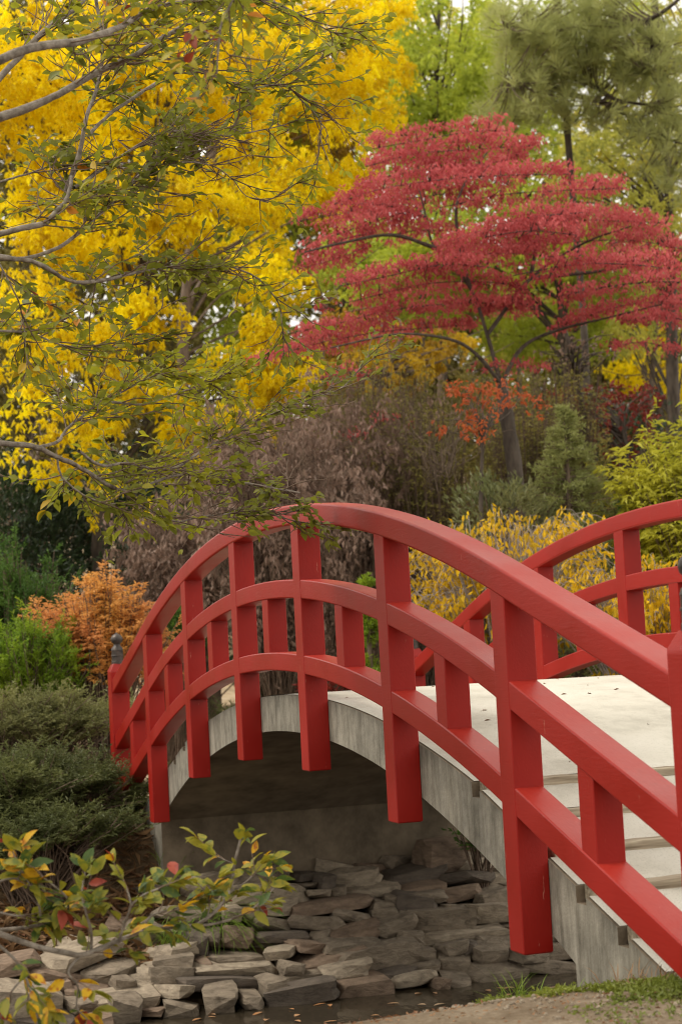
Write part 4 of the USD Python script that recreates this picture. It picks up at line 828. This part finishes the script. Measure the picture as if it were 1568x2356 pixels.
spray_bush('creeping_plant', 'small bright green plant growing behind the bridge beside the far abutment corner', [*on(1100, 1945, -0.95)[:2], -0.88], (0.16, 0.2, 0.14), 26, 0.06, 'conifer_leaf', 150, 'plant', 0.2, 0.1, 3, 4, 0.5, 0.08)
for i in range(34):
    u, v = g.uniform(640, 1330), g.uniform(2268, 2352)
    if i < 6: u, v = g.uniform(330, 640), g.uniform(2325, 2356)
    p = on(u, v, WATER + 0.006)
    if p[0] < -2.05: continue
    m, f = leaves([p], nz(g.normal(size=(1, 3)) * [1, 1, 0.05]), [[0, 0, 1.0]], g.uniform(0.05, 0.10), g.uniform(0.025, 0.045), 0.15, True, 0.02)
    obj('floating_leaf', (m, f), 'floating_leaf', label='small pale or tan fallen leaf floating on the dark creek', cat='leaf', group='fallen leaves floating on the creek')
sx_, sy_ = g.uniform(-0.8, STEP0 - 0.05, 60), g.uniform(0.25, 2.4, 60)
sp_ = np.stack([sx_, sy_, [deck_z(x) + 0.008 for x in sx_]], -1); sl_ = g.uniform(0.015, 0.042, 60)
obj('leaf_scraps', leaves(sp_, nz(g.normal(size=(60, 3)) * [1, 1, 0.0]), nz(g.normal(size=(60, 3)) * 0.1 + [0, 0, 1.0]), sl_, sl_ * 0.4), 'litter_leaf', label='tiny brown leaf scraps strewn over the pale bridge deck', cat='leaf litter', kind='stuff')
obj('fallen_leaf', leaves([on(1372, 2290, -0.74)], [[0.3, 0.9, 0.5]], [[0.8, -0.2, 0.5]], 0.09, 0.07, 0.25, True), 'leaf_russet', label='curled russet leaf leaning against the right abutment', cat='leaf')

# ------------------------------------------------------------------ overhanging tree (trunk out of frame at the left) and the leafy branch at lower left
def tw(path, g, n, lo, hi, start=0.15, up=0.05, flat=0.35):
    """side twigs off a limb, mostly in a level spray; returns list of twig paths"""
    seg = np.linalg.norm(np.diff(path, axis=0), axis=1); cs = np.concatenate([[0], np.cumsum(seg)]); ln = cs[-1]
    out = []
    for i in range(n):
        s = ln * g.uniform(start, 1.0)
        p = np.array([np.interp(s, cs, path[:, k]) for k in range(3)])
        j = min(int(np.searchsorted(cs, s)), len(path) - 1)
        t = nz(path[j] - path[max(j - 1, 0)])
        side = nz(np.cross(t, [0, 0, 1.0])) * (1 if g.random() < 0.5 else -1)
        d = nz(t * g.uniform(0.6, 1.2) + side * g.uniform(0.4, 1.0) + np.array([0, 0, g.normal(up, flat)]))
        L = g.uniform(lo, hi) * (1.15 - 0.5 * s / ln)
        q = [p]
        for m in range(4):
            d = nz(d + g.normal(size=3) * 0.16 + np.array([0, 0, 0.03])); q.append(q[-1] + d * L / 4)
        out.append(np.array(q))
    return out
def leaf_sites(paths, g, step, start=0.2, end_cluster=2):
    P, D = [], []
    for q in paths:
        seg = np.linalg.norm(np.diff(q, axis=0), axis=1); cs = np.concatenate([[0], np.cumsum(seg)]); ln = cs[-1]
        ss = np.arange(ln * start, ln, step)
        ss = np.concatenate([ss, [ln] * end_cluster])
        for a, s in enumerate(ss):
            p = np.array([np.interp(s, cs, q[:, k]) for k in range(3)])
            j = min(max(int(np.searchsorted(cs, s)), 1), len(q) - 1)
            t = nz(q[j] - q[j - 1]); side = nz(np.cross(t, [0, 0, 1.0]) + 1e-6) * (1 if a % 2 else -1)
            P.append(p); D.append(nz(t * g.uniform(0.4, 0.9) + side * g.uniform(0.3, 0.9) + np.array([0, 0, g.normal(-0.08, 0.28)])))
    return np.array(P), np.array(D)
g = np.random.default_rng(61)
ot = thing('overhanging_tree', 'grey barked tree reaching in from the left with olive green and turning leaves', 'tree')
base = np.array([4.25, -3.35, -0.95])
fork = np.array([4.1, -3.1, 1.4])
obj('trunk', tube(smooth_path([base, base + [0.02, 0.05, 1.0], fork, fork + [-0.15, 0.1, 1.2]], 5), 0.15, 0.10, 12, 0.25), 'grey_bark', ot, smooth=True)
FL = [(0.0198, 0.0072, [(0, 270, 6.6), (80, 245, 6.7), (150, 210, 6.8), (230, 165, 6.95), (300, 135, 7.1), (335, 112, 7.2), (400, 70, 7.5), (470, 30, 7.8)]),
      (0.0187, 0.0066, [(-10, 144, 6.0), (72, 110, 6.1), (170, 98, 6.3), (221, 82, 6.4), (282, 56, 6.6), (334, 23, 6.8), (395, 5, 7.0), (500, -5, 7.3)]),
      (0.0154, 0.0077, [(-10, 190, 7.2), (67, 103, 7.3), (118, 56, 7.4), (170, 20, 7.5), (205, -10, 7.6)]),
      (0.0094, 0.0072, [(150, 440, 7.6), (180, 360, 7.6), (200, 267, 7.6), (221, 205, 7.7), (236, 123, 7.8), (226, 31, 7.9), (221, -10, 7.9)]),
      (0.0154, 0.0077, [(-10, 540, 7.0), (51, 524, 7.0), (103, 514, 7.1), (139, 483, 7.2), (164, 452, 7.4), (172, 411, 7.5)]),
      (0.0099, 0.0033, [(-10, 593, 7.2), (62, 591, 7.2), (128, 570, 7.3), (175, 539, 7.4), (216, 503, 7.5), (257, 467, 7.7), (298, 426, 7.8), (329, 390, 8.0), (385, 349, 8.2), (437, 308, 8.4)]),
      (0.0105, 0.0022, [(-10, 588, 6.8), (62, 596, 6.9), (103, 608, 7.0), (154, 637, 7.1), (195, 647, 7.2), (247, 642, 7.4), (288, 632, 7.5), (360, 616, 7.8), (437, 606, 8.1), (488, 603, 8.3), (555, 621, 8.5), (606, 652, 8.6), (642, 698, 8.7), (650, 744, 8.7), (655, 816, 8.7)]),
      (0.0132, 0.0050, [(-10, 1020, 7.0), (46, 1022, 7.1), (87, 1030, 7.2), (128, 1050, 7.3), (169, 1065, 7.4), (211, 1089, 7.6), (247, 1109, 7.7), (288, 1125, 7.9), (329, 1119, 8.1), (426, 1089, 8.4), (514, 1104, 8.8), (610, 1120, 9.0), (690, 1135, 9.2)]),
      (0.0074, 0.0025, [(87, 1030, 7.2), (128, 1017, 7.3), (154, 986, 7.4), (195, 955, 7.6), (241, 924, 7.8), (308, 888, 8.0), (380, 850, 8.2)]),
      (0.0050, 0.0025, [(134, 1058, 7.3), (144, 1099, 7.3), (190, 1140, 7.4), (241, 1163, 7.5), (288, 1160, 7.6)]),
      (0.0074, 0.0025, [(180, 1037, 7.4), (231, 1068, 7.6), (288, 1063, 7.8), (390, 1078, 8.2), (462, 1037, 8.4), (529, 1001, 8.6), (616, 955, 8.8), (719, 914, 9.0), (791, 883, 9.1), (860, 800, 9.2)]),
      (0.0056, 0.0025, [(288, 1140, 7.9), (329, 1166, 8.1), (401, 1199, 8.4), (462, 1191, 8.6), (514, 1186, 8.8), (591, 1181, 9.0), (668, 1199, 9.1), (719, 1212, 9.2)]),
      (0.0050, 0.0019, [(-10, 590, 7.0), (31, 667, 7.0), (51, 729, 7.1), (59, 806, 7.1)]),
      (0.0074, 0.0031, [(205, 308, 7.6), (247, 267, 7.7), (308, 226, 7.9), (354, 195, 8.1), (390, 175, 8.2), (450, 160, 8.4), (520, 190, 8.6), (560, 205, 8.7), (616, 185, 8.8), (683, 169, 8.9), (734, 144, 9.0), (765, 113, 9.0)]),
      (0.0068, 0.0025, [(170, 431, 7.5), (231, 390, 7.7), (288, 354, 7.9), (349, 318, 8.1), (395, 303, 8.2), (447, 308, 8.4), (514, 313, 8.6), (600, 300, 8.8), (680, 280, 9.0)]),
      (0.0043, 0.0019, [(349, 318, 8.1), (390, 370, 8.2), (437, 370, 8.3), (493, 380, 8.5), (534, 411, 8.6), (565, 447, 8.7), (616, 462, 8.8)]),
      (0.0056, 0.0019, [(560, 205, 8.7), (647, 195, 8.8), (688, 226, 8.9), (734, 277, 8.9), (740, 329, 8.9), (762, 385, 8.9)]),
      (0.0056, 0.0025, [(500, -15, 7.4), (616, 0, 7.8), (683, 31, 8.0), (729, 56, 8.2), (770, 77, 8.3), (820, 90, 8.4)]),
      (0.0062, 0.0025, [(172, 411, 7.5), (230, 440, 7.6), (300, 470, 7.8), (380, 490, 8.0)]),
      (0.0056, 0.0025, [(241, 924, 7.8), (330, 930, 8.1), (420, 900, 8.4), (520, 870, 8.6)]),
      (0.0070, 0.0030, [(-200, -420, 5.8), (250, -300, 5.8), (520, -60, 5.7), (508, 60, 5.7), (500, 165, 5.7)]),
      (0.0056, 0.0025, [(-10, 760, 7.0), (80, 770, 7.2), (160, 800, 7.4), (250, 800, 7.6), (340, 790, 7.8)]),
      (0.0056, 0.0025, [(-10, 420, 7.4), (60, 400, 7.5), (120, 380, 7.6), (200, 380, 7.8)])]
paths = []
for r1, r2, pts in FL:
    pth = smooth_path([at(u, v, D) for u, v, D in pts], 5)
    pth += (np.cumsum(g.normal(size=pth.shape), 0) * 0.0012)
    paths.append((pth, r1))
    if pts[0][0] <= 0:      # on to the trunk, outside the frame
        s = pth[0]; root = fork + np.array([0, 0, np.clip(s[2] - 1.2, -0.9, 1.1)]) * [0, 0, 0.8]
        root[2] = np.clip(s[2] - 0.15, 0.2, 2.5)
        pre = smooth_path([root, (root + s) / 2 + [0, 0, 0.03], s], 4)[:-1]
        pth = np.vstack([pre, pth])
    obj('limb', tube(pth, r1, r2, 8, 0.25), 'grey_bark', ot, smooth=True)
twigs = []
for pth, r1 in paths:
    ln = np.linalg.norm(np.diff(pth, axis=0), axis=1).sum()
    a = tw(pth, g, int(ln * 19) + 4, 0.16, 0.46, 0.12 if r1 < 0.009 else 0.2)
    twigs += a
    for q in a:
        if g.random() < 0.75: twigs += tw(q, g, int(g.integers(1, 4)), 0.08, 0.22, 0.2)
    if r1 < 0.011: twigs.append(pth[len(pth) // 3:])
obj('twigs', cat_([tube(q, 0.0032, 0.0012, 4) for q in twigs]), 'twig', ot, smooth=True)
P, D = leaf_sites(twigs, g, 0.029)
keep = (g.random(len(P)) < 0.85) & (meshkit.fbm(P * 3.2, 2, 8) > 0.40)
P, D = P[keep], D[keep]; n = len(P)
N = nz(g.normal(size=(n, 3)) * 0.5 + [0.2, -0.1, 0.85]); L = g.uniform(0.034, 0.062, n)
dep = (P - CAM) @ fw; pu = 784 + FPX * ((P - CAM) @ RT) / dep; pv = 1178 - FPX * ((P - CAM) @ UP) / dep
seen = (pu > 10) & (pu < 1558) & (pv > 10) & (pv < 2340)
size = np.where(seen, L / dep, 0)
big = np.argsort(-size)[:300]
rest = np.setdiff1d(np.arange(n), big)
names = list(BEECH)
for i in big:
    greenish = 0.36 if pv[i] > 600 else 0.20
    c = names[g.choice(5, p=[greenish, 0.72 - greenish, 0.18, 0.06, 0.04])]
    obj('leaf', leaves(P[i:i + 1], D[i:i + 1], N[i:i + 1], L[i], L[i] * 0.52, fine=True), c, ot, smooth=True)
obj('foliage', leaves(P[rest], D[rest], N[rest], L[rest], L[rest] * 0.52, fine=True), 'beech_leaf', ot, smooth=True, kind='stuff')
# a nearer hanging twig of the same kind of tree, out of focus
# leafy branch at the lower left
g = np.random.default_rng(71)
sb = thing('leafy_branch_shrub', 'young grey stemmed tree with large green, gold and red toothed leaves at the lower left', 'tree')
def z5(x, y, D): return at(x * 0.4769, 1840.6 + y * 0.4769, D)
SL = [(0.010, 0.004, [(-20, 640, 5.6), (90, 680, 5.6), (200, 715, 5.6), (300, 735, 5.6), (390, 750, 5.65), (480, 720, 5.7), (580, 675, 5.7), (680, 640, 5.75), (760, 620, 5.8), (860, 612, 5.85), (940, 605, 5.9), (1000, 570, 5.9), (1060, 515, 5.95), (1105, 450, 6), (1120, 400, 6), (1130, 310, 6), (1150, 230, 6), (1165, 165, 6)]),
      (0.005, 0.002, [(960, 610, 5.9), (1050, 595, 5.95), (1130, 570, 6.0), (1220, 525, 6.1), (1290, 460, 6.15), (1330, 420, 6.2)]), (0.005, 0.0025, [(440, 720, 5.7), (440, 640, 5.65), (420, 560, 5.6), (395, 460, 5.6), (410, 350, 5.6)]),
      (0.005, 0.0025, [(570, 690, 5.7), (600, 600, 5.65), (630, 510, 5.6), (610, 430, 5.6), (590, 385, 5.6)]), (0.004, 0.002, [(690, 630, 5.75), (720, 570, 5.75), (780, 540, 5.8), (870, 520, 5.85), (950, 500, 5.9)]), (0.004, 0.002, [(630, 510, 5.6), (690, 460, 5.6), (760, 430, 5.65), (830, 400, 5.7)]),
      (0.006, 0.003, [(-20, 690, 5.5), (70, 770, 5.5), (120, 850, 5.5), (160, 960, 5.5), (190, 1090, 5.5)]), (0.004, 0.002, [(390, 750, 5.65), (330, 830, 5.6), (375, 900, 5.6), (370, 1000, 5.6), (420, 1060, 5.6)]), (0.007, 0.004, [(-20, 630, 5.7), (100, 620, 5.7), (160, 610, 5.7), (260, 590, 5.7), (330, 540, 5.7)]),
      (0.004, 0.002, [(200, 605, 5.7), (180, 480, 5.65), (110, 350, 5.6), (60, 250, 5.6)]), (0.004, 0.002, [(330, 540, 5.7), (320, 470, 5.65), (240, 400, 5.6), (150, 330, 5.6)]), (0.004, 0.002, [(-20, 400, 5.6), (60, 380, 5.6), (140, 400, 5.65), (220, 470, 5.7)]), (0.004, 0.002, [(-20, 540, 5.6), (80, 560, 5.6), (160, 560, 5.7), (260, 620, 5.7)]),
      (0.004, 0.002, [(120, 850, 5.5), (60, 920, 5.5), (20, 1000, 5.5), (0, 1060, 5.5)]), (0.003, 0.0015, [(1105, 450, 6), (1180, 400, 6), (1260, 330, 6.05), (1310, 290, 6.1)]), (0.003, 0.0015, [(1130, 310, 6), (1080, 290, 6), (1040, 270, 6)]), (0.003, 0.0015, [(1000, 570, 5.9), (1010, 500, 5.9), (990, 440, 5.9), (950, 400, 5.9)])]
spaths = []
obj('trunk', tube(smooth_path([np.array([5.35, -3.05, -0.95]), np.array([5.25, -2.95, -0.6]), z5(-330, 600, 5.45)], 5), 0.03, 0.02, 9, 0.25), 'grey_bark', sb, smooth=True)
for r1, r2, pts in SL:
    pth = smooth_path([z5(*p) for p in pts], 5); spaths.append(pth)
    if pts[0][0] < 0: pth = np.vstack([smooth_path([z5(-330, 600, 5.45), (z5(-330, 600, 5.45) + pth[0]) / 2 - [0, 0, 0.01], pth[0]], 3)[:-1], pth])
    obj('limb', tube(pth, r1, r2, 8, 0.3), 'grey_bark', sb, smooth=True)
stw = []
for i, pth in enumerate(spaths):
    ln = np.linalg.norm(np.diff(pth, axis=0), axis=1).sum()
    stw += tw(pth, g, int(ln * (12 if i else 12)) + 2, 0.05, 0.14, 0.25, up=0.15)
    if i: stw.append(pth[len(pth) // 4:])
stw.append(spaths[0][55:])
obj('twigs', cat_([tube(q, 0.0022, 0.001, 4) for q in stw]), 'twig', sb, smooth=True)
P, D = leaf_sites(stw, g, 0.042, 0.3, 3)
n = len(P); dep = (P - CAM) @ fw; pu = 784 + FPX * ((P - CAM) @ RT) / dep
N = nz(g.normal(size=(n, 3)) * 0.55 + [0.25, -0.1, 1.0]); L = g.uniform(0.045, 0.082, n)
order = g.permutation(n)
for i in order[:290]:
    gold = 0.30 if pu[i] < 260 else 0.14
    c = ['shrub_green', 'shrub_mixed', 'shrub_gold', 'shrub_red'][g.choice(4, p=[0.62 - gold, 0.32, gold, 0.06])]
    obj('leaf', leaves(P[i:i + 1], D[i:i + 1], N[i:i + 1], L[i], L[i] * 0.47, fine=True, curl=float(g.uniform(0.05, 0.3))), c, sb, smooth=True)
if n > 290:
    r_ = order[290:]
    obj('foliage', leaves(P[r_], D[r_], N[r_], L[r_], L[r_] * 0.47, fine=True), 'shrub_mixed', sb, smooth=True, kind='stuff')
